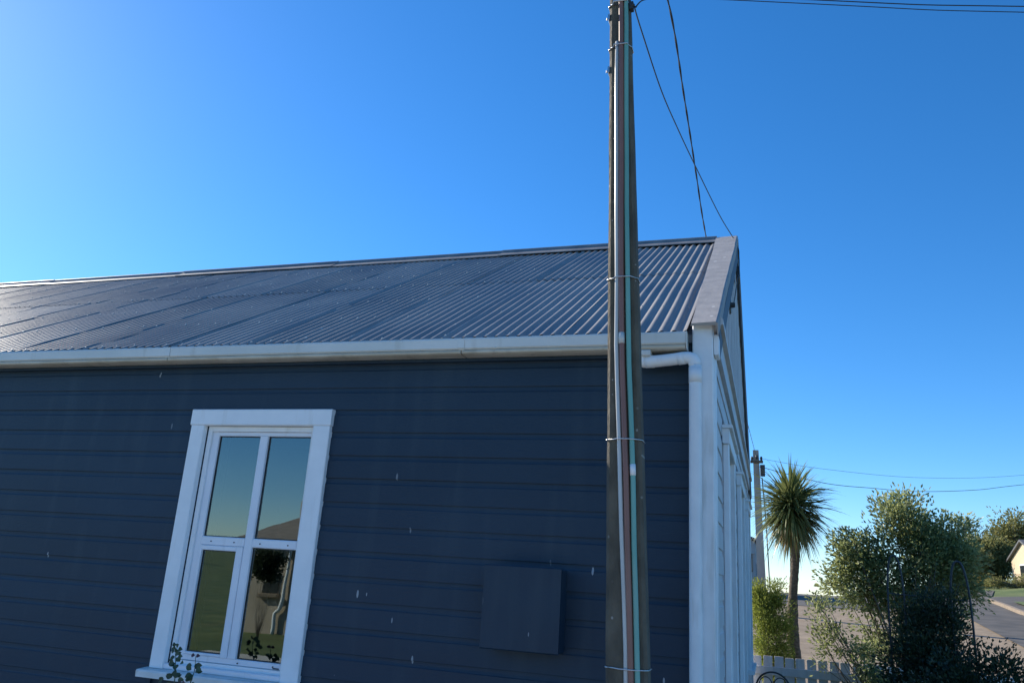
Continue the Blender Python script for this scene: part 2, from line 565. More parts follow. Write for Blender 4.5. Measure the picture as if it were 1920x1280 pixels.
# ------------------------------------------------------------------ cottage
XG, XL = -0.30, -14.4          # gable face, far left end
YW, YB, YR = 4.82, 12.80, 8.80  # backing of long wall, back wall, ridge
ZE, ZR = 3.112, 5.50            # roof height at the eave edge (y=4.66) and at the ridge
house = empty('weatherboard_cottage', (-7.3, 8.8, 0), 'dark navy weatherboard cottage with grey corrugated iron roof and white trimmed window', 'house')

# long wall backing with the window opening  (opening x -3.90..-3.00, z 0.93..2.55)
WX0, WX1, WZ0, WZ1 = -3.90, -3.00, 0.93, 2.55
w = MB()
w.box((XL, YW, 0), (WX0, YW + 0.12, 3.12))
w.box((WX1, YW, 0), (XG - 0.03, YW + 0.12, 3.12))
w.box((WX0, YW, 0), (WX1, YW + 0.12, WZ0))
w.box((WX0, YW, WZ1), (WX1, YW + 0.12, 3.12))
wall = part('wall', w, NAVY, house)

COVER = 0.1565
BPROF = [(0.0, 0.002), (0.0, 0.0172), (0.003, 0.0185), (0.118, 0.0168), (0.1205, 0.0136), (0.126, 0.0115), (0.138, 0.0100), (0.1610, 0.0092)]


def board_mesh(x0, x1, seed, material, ztrim=None):
    r = random.Random(seed)
    n = max(2, int((x1 - x0) / 0.55))
    mb = MB()
    prof = BPROF
    if ztrim:
        prof = [(min(z, ztrim), o) for z, o in BPROF]
    k = len(prof)
    dz, dy = 0, 0
    pts = []
    for i in range(n + 1):
        x = x0 + (x1 - x0) * i / n
        dz = dz * 0.6 + r.uniform(-1, 1) * 0.0016
        dy = dy * 0.6 + r.uniform(-1, 1) * 0.0010
        for j, (z, o) in enumerate(prof):
            pts.append((x, -o + (dy if j < 6 else 0), z + (dz if j < 4 else 0)))
    fs = [(i * k + j, (i + 1) * k + j, (i + 1) * k + j + 1, i * k + j + 1) for i in range(n) for j in range(k - 1)]
    fs.append(tuple(range(k)))
    fs.append(tuple(n * k + j for j in range(k - 1, -1, -1)))
    mb.add(pts, fs)
    return mb.mesh('weatherboard', material)


def lay_boards(k, x0, x1, seed):
    z = 1.73 + COVER * k
    ln = x1 - x0
    cx = (x0 + x1) / 2
    tr = 3.115 - z if z + 0.1625 > 3.115 else None
    place('weatherboard', board_mesh(-ln / 2, ln / 2, seed, NAVY, tr), wall, (cx, YW, z))


TX0, TX1, TZ0, TZ1 = -4.02, -2.87, 0.905, 2.668   # outer edges of the window trim
for k in range(-10, 9):
    z = 1.73 + COVER * k
    if z > TZ1 - 0.01 or z + COVER < TZ0 - 0.06:
        j = random.Random(k).uniform(-9.5, -5.6) if k % 2 else -8.4
        lay_boards(k, XL, j - 0.001, k * 3 + 100)
        lay_boards(k, j + 0.001, -0.418, k * 3 + 101)
    else:
        lay_boards(k, XL, -8.9 + 0.37 * (k % 3), k * 3 + 100)
        lay_boards(k, -8.898 + 0.37 * (k % 3), TX0 + 0.004, k * 3 + 102)
        lay_boards(k, TX1 - 0.004, -0.418, k * 3 + 101)
# loose paint-coloured base board and the other walls
part('base_board', MB().bbox((XL, YW - 0.05, 0.02), (XG - 0.12, YW - 0.001, 0.165), 0.01), NAVY, house)
part('rear_wall', MB().box((XL, YB - 0.12, 0), (XG - 0.03, YB, 3.12)), PALE, house)
ew = MB()
ew.prism([(YW + 0.13, 0), (YB - 0.13, 0), (YB - 0.13, 3.1), (YR, 5.3), (YW + 0.13, 3.1)], 0, XL, XL + 0.12)
part('end_wall', ew, NAVY, house)
part('fascia', MB().bbox((XL, 4.762, 2.99), (-0.43, YW - 0.021, 3.115), 0.004), NAVY, house)

# --- window of the long wall
win = part('window', MB().box((WX0 + 0.002, YW - 0.004, WZ0), (WX0 + 0.035, YW + 0.11, WZ1))
           .box((WX1 - 0.035, YW - 0.004, WZ0), (WX1 - 0.002, YW + 0.11, WZ1))
           .box((WX0 + 0.035, YW - 0.004, WZ1 - 0.035), (WX1 - 0.035, YW + 0.11, WZ1 - 0.001))
           .box((WX0 + 0.035, YW - 0.004, WZ0 + 0.001), (WX1 - 0.035, YW + 0.11, WZ0 + 0.03)), TRIMVEIL, house)
TF, TB_ = YW - 0.052, YW - 0.002
part('side_trim', MB().bbox((TX0, TF, 0.90), (TX0 + 0.112, TB_, TZ1 - 0.118), 0.005), TRIMVEIL, win)
part('side_trim', MB().bbox((TX1 - 0.132, TF, 0.90), (TX1, TB_, TZ1 - 0.118), 0.005), TRIMVEIL, win)
part('head_trim', MB().bbox((TX0 - 0.006, TF - 0.004, TZ1 - 0.1165), (TX1 + 0.006, TB_, TZ1), 0.006), TRIMVEIL, win)
sb = MB()
sb.prism([(YW - 0.122, 0.845), (YW - 0.125, 0.880), (YW - 0.118, 0.891), (YW - 0.03, 0.8975), (YW + 0.0, 0.8975), (YW - 0.0, 0.845)], 0, TX0 - 0.035, TX1 + 0.035)
part('sill', sb, SILLM, win)
part('sill_wedge', MB().bbox((TX0 + 0.114, YW - 0.045, 0.8985), (TX1 - 0.134, YW + 0.0, 0.935), 0.006), UPVC, win)
# frame members
FY0, FY1 = YW + 0.012, YW + 0.062
fr = MB()
fr.bbox((-3.866, FY0, 0.962), (-3.822, FY1, 2.514), 0.004)
fr.bbox((-3.030, FY0, 0.962), (-2.985 - 0.052, FY1, 2.514), 0.004)
part('jamb', MB().bbox((-3.866, FY0, 0.962), (-3.812, FY1, 2.514), 0.004), UPVC, win)
part('jamb', MB().bbox((-3.044, FY0, 0.962), (-3.036 + 0.0, FY1, 2.514), 0.003), UPVC, win)
part('head_rail', MB().bbox((-3.812, FY0 + 0.001, 2.484), (-3.044, FY1, 2.514), 0.004), UPVC, win)
part('bottom_rail', MB().bbox((-3.812, FY0 + 0.001, 0.962), (-3.044, FY1, 1.000), 0.004), UPVC, win)
part('mullion', MB().bbox((-3.458, FY0 - 0.006, 1.001), (-3.394, FY1, 2.483), 0.006), UPVC, win)
part('transom', MB().bbox((-3.811, FY0 - 0.003, 1.715), (-3.459, FY1, 1.775), 0.006), UPVC, win)
part('transom', MB().bbox((-3.393, FY0 - 0.003, 1.715), (-3.045, FY1, 1.775), 0.006), UPVC, win)
# opening sash, lower left
sash = MB()
sy0, sy1 = FY0 - 0.012, FY1 - 0.01
sash.bbox((-3.811, sy0, 1.001), (-3.800 + 0.008, sy1, 1.714), 0.003)
sash.bbox((-3.512, sy0, 1.001), (-3.459, sy1, 1.714), 0.005)
sash.bbox((-3.792, sy0 + 0.001, 1.682), (-3.512, sy1, 1.714), 0.004)
sash.bbox((-3.792, sy0 + 0.001, 1.001), (-3.512, sy1, 1.018), 0.004)
part('sash', sash, UPVC, win)
for (x0, x1, z0, z1, yy) in ((-3.811, -3.459, 1.776, 2.483, FY0 + 0.022), (-3.393, -3.045, 1.776, 2.483, FY0 + 0.022),
                             (-3.791, -3.513, 1.019, 1.681, FY0 + 0.012), (-3.393, -3.045, 1.001, 1.714, FY0 + 0.022)):
    pn = MB()
    pn.add([(x0, yy, z0), (x1, yy, z0), (x1, yy, z1), (x0, yy, z1)], [(0, 1, 2, 3)])
    part('pane', pn, GLASS, win)
# rubber gaskets round the panes, drain holes and the latch
for (x0, x1, z0, z1, yy) in ((-3.811, -3.459, 1.776, 2.483, FY0 + 0.017), (-3.393, -3.045, 1.776, 2.483, FY0 + 0.017),
                             (-3.791, -3.513, 1.019, 1.681, FY0 + 0.007), (-3.393, -3.045, 1.001, 1.714, FY0 + 0.017)):
    g = MB()
    t = 0.005
    g.box((x0, yy, z0), (x0 + t, yy + 0.004, z1)).box((x1 - t, yy, z0), (x1, yy + 0.004, z1))
    g.box((x0 + t, yy, z0), (x1 - t, yy + 0.004, z0 + t)).box((x0 + t, yy, z1 - t), (x1 - t, yy + 0.004, z1))
    part('gasket', g, IRON, win)
for x, z in ((-3.73, 1.742), (-3.54, 1.742), (-3.33, 1.742), (-3.11, 1.742), (-3.37, 0.976), (-3.10, 0.978)):
    part('drain_hole', MB().tube([(x, FY0 - 0.0075, z), (x, FY0 - 0.001, z)], 0.0045, 8), IRON, win)
part('vent_slot', MB().bbox((-3.10, FY0 - 0.004, 0.966), (-3.055, FY0 + 0.001, 0.973), 0.002), IRON, win)

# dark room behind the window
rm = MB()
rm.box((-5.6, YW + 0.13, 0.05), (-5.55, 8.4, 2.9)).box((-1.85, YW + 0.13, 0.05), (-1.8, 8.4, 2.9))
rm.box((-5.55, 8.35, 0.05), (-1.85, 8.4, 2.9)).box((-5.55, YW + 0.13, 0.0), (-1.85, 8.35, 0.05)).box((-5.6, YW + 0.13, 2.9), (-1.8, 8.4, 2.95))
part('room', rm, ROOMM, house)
cu = MB()
cp = []
for i in range(41):
    x = -4.16 + 0.30 * i / 40
    cp.append((x, YW + 0.20 + 0.018 * math.sin(i * 0.95)))
pts = [(x, y, z) for z in (0.85, 2.62) for (x, y) in cp] + [(x, y + 0.004, z) for z in (0.85, 2.62) for (x, y) in cp]
n_ = len(cp)
cu.add(pts, [(i, i + 1, n_ + i + 1, n_ + i) for i in range(n_ - 1)] + [(2 * n_ + i, 3 * n_ + i, 3 * n_ + i + 1, 2 * n_ + i + 1) for i in range(n_ - 1)])
tag(part('curtain', cu, CURTM, None, True), 'pale curtain drawn to the left side behind the white window', 'curtain')

# --- meter box
mbx = part('meter_box', MB().bbox((-1.618, YW - 0.17, 1.235), (-1.160, YW - 0.024, 1.688), 0.008), NAVY, house)
tag(mbx, 'navy painted meter box on the dark boards')
part('lid', MB().bbox((-1.624, YW - 0.186, 1.230), (-1.154, YW - 0.1705, 1.700), 0.006), NAVY, mbx)

# --- corner pilaster, downpipe, gutter
pil = MB()
pil.bbox((-0.420, YW - 0.105, 0.0), (-0.297, YW - 0.02, 3.172), 0.007)
part('corner_pilaster', pil, WHITE, house)
part('corner_board', MB().bbox((XG - 0.030, YW - 0.018, 0.0), (XG + 0.008, YW + 0.13, 3.10), 0.006), WHITE, house)
# quad gutter: closed profile in (y, z)
gp = [(4.765, 3.112), (4.765, 3.055), (4.735, 3.040), (4.690, 3.038), (4.664, 3.042), (4.655, 3.050), (4.652, 3.108), (4.657, 3.119), (4.664, 3.114),
      (4.664, 3.06), (4.700, 3.045), (4.745, 3.050), (4.757, 3.06), (4.757, 3.112)]
gut = None
gx_joints = [XL - 0.05, -10.2, -7.6, -4.25, -1.9, -0.452]
for a, b in zip(gx_joints[:-1], gx_joints[1:]):
    o = part('gutter', MB().prism(gp, 0, a + 0.0015, b - 0.0015), GUTM, house if gut is None else house)
    gut = gut or o
    part('gutter_lip', MB().prism([(4.768, 3.0375), (4.662, 3.0375), (4.657, 3.026), (4.662, 3.016), (4.690, 3.010), (4.768, 3.012)], 0, a + 0.004, b - 0.004), BOUNCEG, o)
part('gutter_end', MB().prism([(4.769, 3.116), (4.769, 3.008), (4.690, 3.006), (4.660, 3.012), (4.650, 3.05), (4.648, 3.118)], 0, -0.4515, -0.446), GUTM, house)
for x in gx_joints[1:-1]:
    part('gutter_joint', MB().prism([(4.700, 3.0365), (4.662, 3.0385), (4.6485, 3.050), (4.6485, 3.112), (4.6515, 3.112), (4.6515, 3.051), (4.663, 3.0395), (4.700, 3.0375)], 0, x - 0.02, x + 0.02), GUTM, house)
part('gutter_outlet', MB().bbox((-0.790, 4.655, 2.972), (-0.665, 4.766, 3.0095), 0.006), GUTM, house)
dp = MB()
dpath = catmull([(-0.735, 4.705, 3.0), (-0.735, 4.705, 2.968), (-0.715, 4.705, 2.948), (-0.68, 4.705, 2.945), (-0.55, 4.692, 2.952), (-0.455, 4.675, 2.958),
                 (-0.415, 4.668, 2.945), (-0.400, 4.668, 2.905), (-0.399, 4.668, 2.82), (-0.399, 4.668, 2.0), (-0.398, 4.668, 1.0), (-0.398, 4.668, 0.08)], 5)
dp.tube(dpath, 0.037, 16)
dwn = part('downpipe', dp, WHITE, house, True)
for p0, p1 in (((-0.70, 4.705, 2.944), (-0.645, 4.705, 2.947)), ((-0.50, 4.685, 2.954), (-0.46, 4.676, 2.957)), ((-0.3995, 4.668, 2.895), (-0.399, 4.668, 2.80))):
    part('pipe_socket', MB().tube([p0, p1], 0.0385, 16), WHITE, dwn, True)

# --- roof
EY = 4.69            # lower edge of the iron
SL = math.hypot(YR - 4.66, ZR - ZE)
ang = math.atan2(ZR - ZE, YR - 4.66)
ca, sa = math.cos(ang), math.sin(ang)


def rp(x, s, h=0.0):
    """point on the front roof slope: s metres up from the eave edge, h metres above the plane"""
    return (x, 4.66 + s * ca - h * sa, ZE + s * sa + h * ca)


rf = MB()
e0, r0 = rp(0, 0.06, -0.03), rp(0, SL, -0.03)
x0, x1 = XL - 0.15, -0.34
yb, zb = 2 * YR - e0[1], e0[2]
prof_r = [(e0[1], e0[2]), (r0[1], r0[2]), (yb, zb), (yb, zb - 0.05), (r0[1], r0[2] - 0.06), (e0[1], e0[2] - 0.05)]
rf.prism(prof_r, 0, x0, x1)
roof = part('roof', rf, DARKROOF, house)
PITCH, AMP = 0.0762, 0.0094
SHEETW = PITCH * 10
LAP = 2.42


def sheet_mesh(length, seed):
    r = random.Random(seed)
    nx = 11 * 8
    ns = 7
    v = []
    tw = r.uniform(-1, 1) * 0.003
    for i in range(ns + 1):
        s = length * i / ns
        sag = r.uniform(-1, 1) * 0.0015
        wob = r.uniform(-1, 1) * 0.0015
        for j in range(nx + 1):
            x = j * PITCH / 8
            h = AMP * math.cos(2 * math.pi * j / 8) + sag + tw * (j / nx - 0.5)
            v.append((x - SHEETW / 2 + wob, s * ca - h * sa, s * sa + h * ca))
    f = [(i * (nx + 1) + j, i * (nx + 1) + j + 1, (i + 1) * (nx + 1) + j + 1, (i + 1) * (nx + 1) + j) for i in range(ns) for j in range(nx)]
    me = bpy.data.meshes.new('roof_sheet')
    me.from_pydata(v, [], f)
    me.polygons.foreach_set('use_smooth', [True] * len(f))
    me.materials.append(ROOFM)
    me.update()
    return me


lower = [sheet_mesh(LAP + 0.12, 500 + i) for i in range(5)]
upper = [sheet_mesh(SL - LAP - 0.02, 600 + i) for i in range(5)]
nails = MB()
nsheets = 19
for i in range(nsheets):
    cx = -0.47 - SHEETW / 2 - i * SHEETW - 0.055
    jl, ju = random.uniform(0, .0006), random.uniform(0, .0006)
    h0 = 0.001 + 0.0010 * (i % 2)
    place('roof_sheet', lower[i % 5], roof, rp(cx, 0.016 + random.uniform(-0.006, 0.006), h0 + jl))
    place('roof_sheet', upper[(i * 3 + 1) % 5], roof, rp(cx + random.uniform(-.001, .001), LAP, h0 + 0.0030 + ju))
    for s in (0.07, 0.85, 1.62, LAP + 0.06, 3.2, 4.0, SL - 0.14):
        for q in range(0, 10, 2):
            x = cx - SHEETW / 2 + (q + (0 if s < 2 else 1)) * PITCH
            if random.random() < 0.30:
                continue
            c = Vector(rp(x, s + random.uniform(-.02, .02), h0 + AMP + (0.0065 if s > LAP else 0.002)))
            nd = Vector((0, -sa, ca))
            nails.tube([c - nd * 0.004, c + nd * 0.004], [0.0095, 0.005], 6)
no = part('roof_nail', nails, NAILM, roof)
no['kind'] = 'stuff'
# rear slope iron (out of sight from the front)
br = MB()
br.add([(x0, YR, ZR + 0.004), (x1, YR, ZR + 0.004), (x1, 2 * YR - 4.66, ZE + 0.004), (x0, 2 * YR - 4.66, ZE + 0.004)], [(0, 1, 2, 3)])
part('rear_iron', br, ROOFM, roof)
# ridge capping in lengths that lap
rj = [XL - 0.16, -12.9, -10.43, -7.95, -5.48, -3.08, -0.502]
for i, (a, b) in enumerate(zip(rj[:-1], rj[1:])):
    lift = 0.006 * (i % 2)
    c = MB()
    o_ = []
    for s_, h_ in ((-0.20, 0.022), (-0.195, 0.028), (-0.06, 0.032)):
        q = rp(0, SL + s_, h_ + lift)
        o_.append((q[1], q[2]))
    arc = []
    for k in range(9):
        t = math.pi * (0.93 - 0.86 * k / 8)
        arc.append((YR + 0.042 * math.cos(t), ZR + 0.026 + lift + 0.042 * math.sin(t)))
    mir = [(2 * YR - y, z) for (y, z) in o_[::-1]]
    outer = o_ + arc + mir
    inner = [(y, z - 0.004) for (y, z) in outer[::-1]]
    c.prism(outer + inner, 0, a - 0.05, b)
    part('ridge_cap', c, RIDGEM, roof)

# barge: cap flashing over the gable edge (two lengths) and the barge board below it
def rake_strip(name, s0, s1, xin0, xin1, xo, h, material, drop, n=8):
    c = MB()
    rr_ = random.Random(int(s0 * 100) + 5)
    rows = []
    for i in range(n + 1):
        t = i / n
        s = s0 + (s1 - s0) * t
        xi = xin0 + (xin1 - xin0) * t
        jx = rr_.uniform(-.003, .003)
        jh = rr_.uniform(-.002, .002)
        row = [rp(xi + jx, s, h - 0.018), rp(xi + jx + 0.004, s, h + jh), rp(xo + jx - 0.012, s, h + 0.006 + jh), rp(xo + jx, s, h - 0.004), rp(xo + jx, s, h - drop),
               rp(xo + jx - 0.006, s, h - drop), rp(xo - 0.012, s, h - 0.016), rp(xi + 0.012, s, h - 0.018)]
        rows += row
    k = 8
    fs = [(i * k + j, i * k + (j + 1) % k, (i + 1) * k + (j + 1) % k, (i + 1) * k + j) for i in range(n) for j in range(k)]
    fs += [tuple(range(k)), tuple(n * k + j for j in range(k - 1, -1, -1))]
    c.add(rows, fs)
    return part(name, c, material, roof)


rake_strip('barge_flashing', 0.022, SL + 0.03, -0.425, -0.512, -0.264, 0.052, FLASHM, 0.085, 14)
for sgn in (1, -1):
    p = []
    for s, h in ((0.20 if sgn == 1 else -0.02, -0.05), (SL + 0.0, -0.05), (SL + 0.0, -0.21), (0.20 if sgn == 1 else -0.02, -0.21)):
        q = rp(0, s, h)
        y = q[1] if sgn == 1 else 2 * YR - q[1]
        p.append((y, q[2]))
    b1 = MB().prism(p, 0, -0.285, -0.268)
    part('barge_board', b1, BARGEM, roof)
part('eave_return', MB().bbox((-0.294, 4.735, 2.99), (-0.266, 4.86, 3.115), 0.005), WHITE, roof)
# rear rake cap
c = MB()
p = []
for s, h in ((-0.16, 0.05), (SL - 0.01, 0.05), (SL - 0.01, -0.03), (-0.16, -0.03)):
    q = rp(0, s, h)
    p.append((2 * YR - q[1], q[2]))
c.prism(p, 0, -0.50, -0.262)
part('rear_barge_cap', c, FLASHM, roof)
# --- gable end
gw = MB()
gw.prism([(YW + 0.13, 0), (YB - 0.005, 0), (YB - 0.005, 3.08), (YR, 5.38), (YW + 0.13, 3.16)], 0, XG - 0.13, XG - 0.022)
gable = part('gable_wall', gw, PALE, house)
GX = XG - 0.022
wins = [(5.75, 6.75, 0.75, 2.62), (8.15, 9.25, 0.15, 2.62), (10.7, 11.7, 0.75, 2.62)]


def gable_board(y0, y1, k):
    mb = MB()
    z0 = 0.165 + COVER * k
    kx = len(BPROF)
    top = 3.08
    pts = []
    for y in (y0, y1):
        for (z, o) in BPROF:
            pts.append((GX + o, y, min(z0 + z, top)))
    fs = [(j, kx + j, kx + j + 1, j + 1) for j in range(kx - 1)] + [tuple(range(kx)), tuple(2 * kx - 1 - j for j in range(kx))]
    mb.add(pts, fs)
    part('weatherboard', mb, PALE, gable)


for k in range(19):
    z0 = 0.165 + COVER * k
    cuts = [YW + 0.132]
    for (a, b, zz0, zz1) in wins:
        if z0 + COVER > zz0 - 0.05 and z0 < zz1 + 0.05:
            cuts += [a - 0.04, b + 0.04]
    cuts.append(YB - 0.12)
    for a, b in zip(cuts[::2], cuts[1::2]):
        gable_board(a, b, k)
part('corner_board', MB().bbox((XG - 0.03, YB - 0.118, 0), (XG + 0.012, YB + 0.02, 3.2), 0.005), PALE, house)
fb = MB()
fb.prism([(GX + 0.001, 3.085), (GX + 0.045, 3.085), (GX + 0.045, 3.235), (GX + 0.075, 3.24), (GX + 0.075, 3.275), (GX + 0.06, 3.29), (GX + 0.001, 3.31)], 1, YW + 0.10, YB)
bo = MB()
bo.v = [(a, y, z) for (a, y, z) in fb.v]
bo.f = fb.f
part('frieze_band', bo, PALE, gable)
# vertical boards and battens above the band
y = YW + 0.25
i = 0
while y < YB - 0.1:
    top = (ZE + (y - 4.66) * (ZR - ZE) / (YR - 4.66)) if y < YR else (ZE + (2 * YR - 4.66 - y) * (ZR - ZE) / (YR - 4.66))
    top -= 0.16
    if top > 3.36:
        part('batten', MB().bbox((GX + 0.001, y - 0.022, 3.312), (GX + 0.026, y + 0.022, top), 0.004), PALE, gable)
    y += 0.31
    i += 1
for (a, b, z0, z1) in wins:
    gwd = part('gable_window' if z0 > 0.5 else 'door', MB().bbox((GX + 0.002, a - 0.035, z0), (GX + 0.02, b + 0.035, z1), 0.003), PALE, house)
    for yy in (a - 0.04, b - 0.06):
        part('side_trim', MB().bbox((GX + 0.0205, yy, z0 - 0.02), (GX + 0.062, yy + 0.10, z1 - 0.005), 0.005), WHITE, gwd)
    part('head_trim', MB().bbox((GX + 0.0205, a - 0.07, z1 - 0.004), (GX + 0.068, b + 0.07, z1 + 0.10), 0.006), WHITE, gwd)
    part('drip_cap', MB().bbox((GX + 0.0205, a - 0.09, z1 + 0.101), (GX + 0.092, b + 0.09, z1 + 0.125), 0.005), WHITE, gwd)
    part('pane', MB().box((GX + 0.0205, a + 0.10, z0 + 0.1), (GX + 0.028, b - 0.10, z1 - 0.08)), DGLASS, gwd)
    part('glazing_bar', MB().bbox((GX + 0.0285, (a + b) / 2 - 0.02, z0 + 0.1), (GX + 0.045, (a + b) / 2 + 0.02, z1 - 0.08), 0.004), WHITE, gwd)
    if z0 > 0.5:
        part('sill', MB().bbox((GX + 0.0205, a - 0.09, z0 - 0.07), (GX + 0.10, b + 0.09, z0 - 0.021), 0.006), WHITE, gwd)

# ------------------------------------------------------------------ near utility pole
pole = empty('utility_pole', (-0.61, 4.08, 0), 'weathered concrete utility pole carrying three conduits in front of the dark cottage', 'utility pole')
LEAN = -0.127 / 3.8


def pxc(z):
    return -0.664 + LEAN * (z - 1.2)


def phw(z):
    return 0.101 - (0.101 - 0.0625) * (z - 1.2) / 3.84


sh = MB()
zs = np.linspace(-0.3, 8.2, 36)
rr_ = random.Random(3)
for z in zs:
    c, hw = pxc(z), phw(z)
    hd = hw * 0.62
    ch = 0.016
    ring = [(-hw + ch, -hd), (hw - ch, -hd), (hw, -hd + ch), (hw, hd - ch), (hw - ch, hd), (-hw + ch, hd), (-hw, hd - ch), (-hw, -hd + ch)]
    sh.v += [(c + a + rr_.uniform(-.0012, .0012), 4.07 + b + rr_.uniform(-.0012, .0012), z) for a, b in ring]
nz_ = len(zs)
for i in range(nz_ - 1):
    for k in range(8):
        sh.f.append((i * 8 + k, i * 8 + (k + 1) % 8, (i + 1) * 8 + (k + 1) % 8, (i + 1) * 8 + k))
sh.f.append(tuple(range(7, -1, -1)))
sh.f.append(tuple((nz_ - 1) * 8 + k for k in range(8)))
part('shaft', sh, CONC, pole)


def pface(z):
    return 4.07 - phw(z) * 0.62


def conduit(name, x_at, z0, z1, r, material, collars=()):
    path = []
    for z in np.linspace(z0, z1, 26):
        path.append((x_at(z) + 0.0016 * math.sin(z * 3.1 + r * 900) + 0.0009 * math.sin(z * 7.3 + r * 300), pface(z) - r - 0.001, z))
    o = part(name, MB().tube(path, r, 14), material, pole, True)
    for zc, m2, hh in collars:
        p = [(x_at(zc - hh), pface(zc) - r - 0.001, zc - hh), (x_at(zc + hh), pface(zc) - r - 0.001, zc + hh)]
        part('conduit_collar', MB().tube(p, r + 0.0018, 14), m2, o, True)
    return o


def lin(zp, xp):
    return lambda z: float(np.interp(z, zp, xp))


conduit('conduit', lin([0, 1.26, 2.87, 4.75], [-0.640, -0.664, -0.752, -0.797]), 0.0, 4.75, 0.0115, CGREY)
conduit('conduit', lin([0, 1.26, 2.87, 4.75, 8], [-0.610, -0.6385, -0.7235, -0.7715, -0.845]), 0.0, 7.6, 0.0150, CRED, [(2.885, CGREY, 0.03)])
conduit('conduit', lin([0, 1.26, 2.19, 2.87, 4.80, 8], [-0.585, -0.6105, -0.650, -0.690, -0.745, -0.82]), 0.0, 7.6, 0.0130, CGREEN, [(2.19, WHITE, 0.028)])
for zc, r in ((4.72, 0.004), (3.23, 0.0032), (2.345, 0.0032), (1.257, 0.0032), (5.03, 0.006)):
    hw, c = phw(zc) + 0.004, pxc(zc)
    hd = phw(zc) * 0.62 + 0.004
    yc = 4.07
    ch = 0.016
    path = [(c - hw + ch, yc - hd, zc), (c - hw * .55, yc - hd - 0.004, zc), (c - 0.03, yc - hd - 0.030, zc), (c + 0.05, yc - hd - 0.026, zc), (c + hw - ch, yc - hd, zc), (c + hw, yc - hd + ch, zc), (c + hw, yc + hd - ch, zc), (c + hw - ch, yc + hd, zc),
            (c - hw + ch, yc + hd, zc), (c - hw, yc + hd - ch, zc), (c - hw, yc - hd + ch, zc), (c - hw + ch, yc - hd, zc)]
    part('strap', MB().tube(path, r, 6), STEEL, pole, True)
# bright strap buckles on the sunlit edge
for zc in (4.955, 4.58):
    hw, c = phw(zc), pxc(zc)
    bk = MB().bbox((c - hw - 0.010, 4.07 - 0.035, zc - 0.022), (c - hw + 0.002, 4.07 + 0.02, zc + 0.022), 0.004)
    bk.tube([(c - hw - 0.008, 4.06, zc), (c - hw - 0.022, 4.055, zc)], 0.008, 8)
    part('buckle', bk, STEEL, pole)
# clamp where the service wire leaves
zc = 5.0
c = pxc(zc) + phw(zc)
part('wire_clamp', MB().bbox((c - 0.004, 4.02, zc - 0.02), (c + 0.022, 4.06, zc + 0.03), 0.004).tube([(c, 4.03, zc), (c + 0.03, 4.02, zc)], 0.008, 8), IRON, pole)
part('cap_plate', MB().bbox((pxc(8.2) - 0.06, 4.06, 8.201), (pxc(8.2) + 0.06, 4.18, 8.23), 0.006), STEEL, pole)


def wire(name, pts, r, label, smooth_n=10, material=CABLE, group=None, n=7):
    o = part(name, MB().tube(catmull(pts, smooth_n), r, n), material, None, True)
    return tag(o, label, 'cable', group)


wire('service_wire', [(-0.69, 4.04, 5.0), (-0.707, 4.10, 5.03), (-0.722, 4.5, 5.154), (-0.70, 5.3, 5.248), (-0.655, 6.0, 5.342), (-0.579, 6.8, 5.418), (-0.421, 8.0, 5.451),
                      (-0.275, 8.72, 5.42), (-0.252, 8.68, 5.24), (-0.25, 8.5, 4.98), (-0.252, 8.1, 4.78), (-0.262, 7.25, 4.22), (-0.275, 7.05, 4.10)],
     0.0048, 'thin black wire sagging from the near pole to the gable peak')
# insulator at the gable where the wire lands
ins = MB().bbox((GX + 0.002, 6.96, 4.04), (GX + 0.04, 7.10, 4.17), 0.008).tube([(GX + 0.02, 7.03, 4.10), (GX + 0.075, 7.03, 4.10)], [0.03, 0.022], 10)
part('wire_bracket', ins, IRON, gable)
part('wire_bracket', MB().bbox((-0.268, 8.30, 4.86), (-0.240, 8.52, 4.99), 0.008), IRON, roof)
# twisted twin cable to the far pole
tw = [(-0.775, 4.06, 6.05), (-0.65, 5.24, 6.016), (-0.657, 6.6, 6.02), (-0.661, 7.9, 5.93), (-0.652, 9.3, 5.756), (-0.62, 14, 5.72), (-0.52, 22, 6.0), (-0.44, 29.9, 6.38)]
base = catmull(tw, 16)
tm = MB()
for ph in (0, math.pi):
    pth = []
    d = 0
    for i, p in enumerate(base):
        if i:
            d += (p - base[i - 1]).length
        a = d * 9 + ph
        pth.append(p + Vector((math.cos(a) * 0.0038, 0, math.sin(a) * 0.0038)))
    tm.tube(pth, 0.0060, 6)
tag(part('twisted_cable', tm, CABLE, None, True), 'thick twisted cable passing over the roof ridge beside the near pole', 'cable')
wire('loop_wire', [(-0.69, 4.04, 5.005), (-0.676, 4.15, 5.13), (-0.64, 4.4, 5.368), (-0.62, 4.7, 5.75), (-0.70, 4.4, 6.2), (-0.80, 4.1, 6.3)], 0.0045, 'short black wire looping up from the pole clamp', 8)
for dz, r, lb in ((0.0, 0.0055, 'upper of two dark wires across the top right sky'), (-0.05, 0.0045, 'lower of two dark wires across the top right sky')):
    wire('overhead_wire', [(-14, 3.4, 8.2 + dz), (-6, 5.55, 7.7 + dz), (0.544, 7.35, 7.5 + dz), (2.6, 7.93, 7.5 + dz * 1.4), (8, 9.4, 7.6 + dz * 1.8), (20, 12.6, 8.1 + dz * 2)],
         r, lb, 8, group='overhead wires')

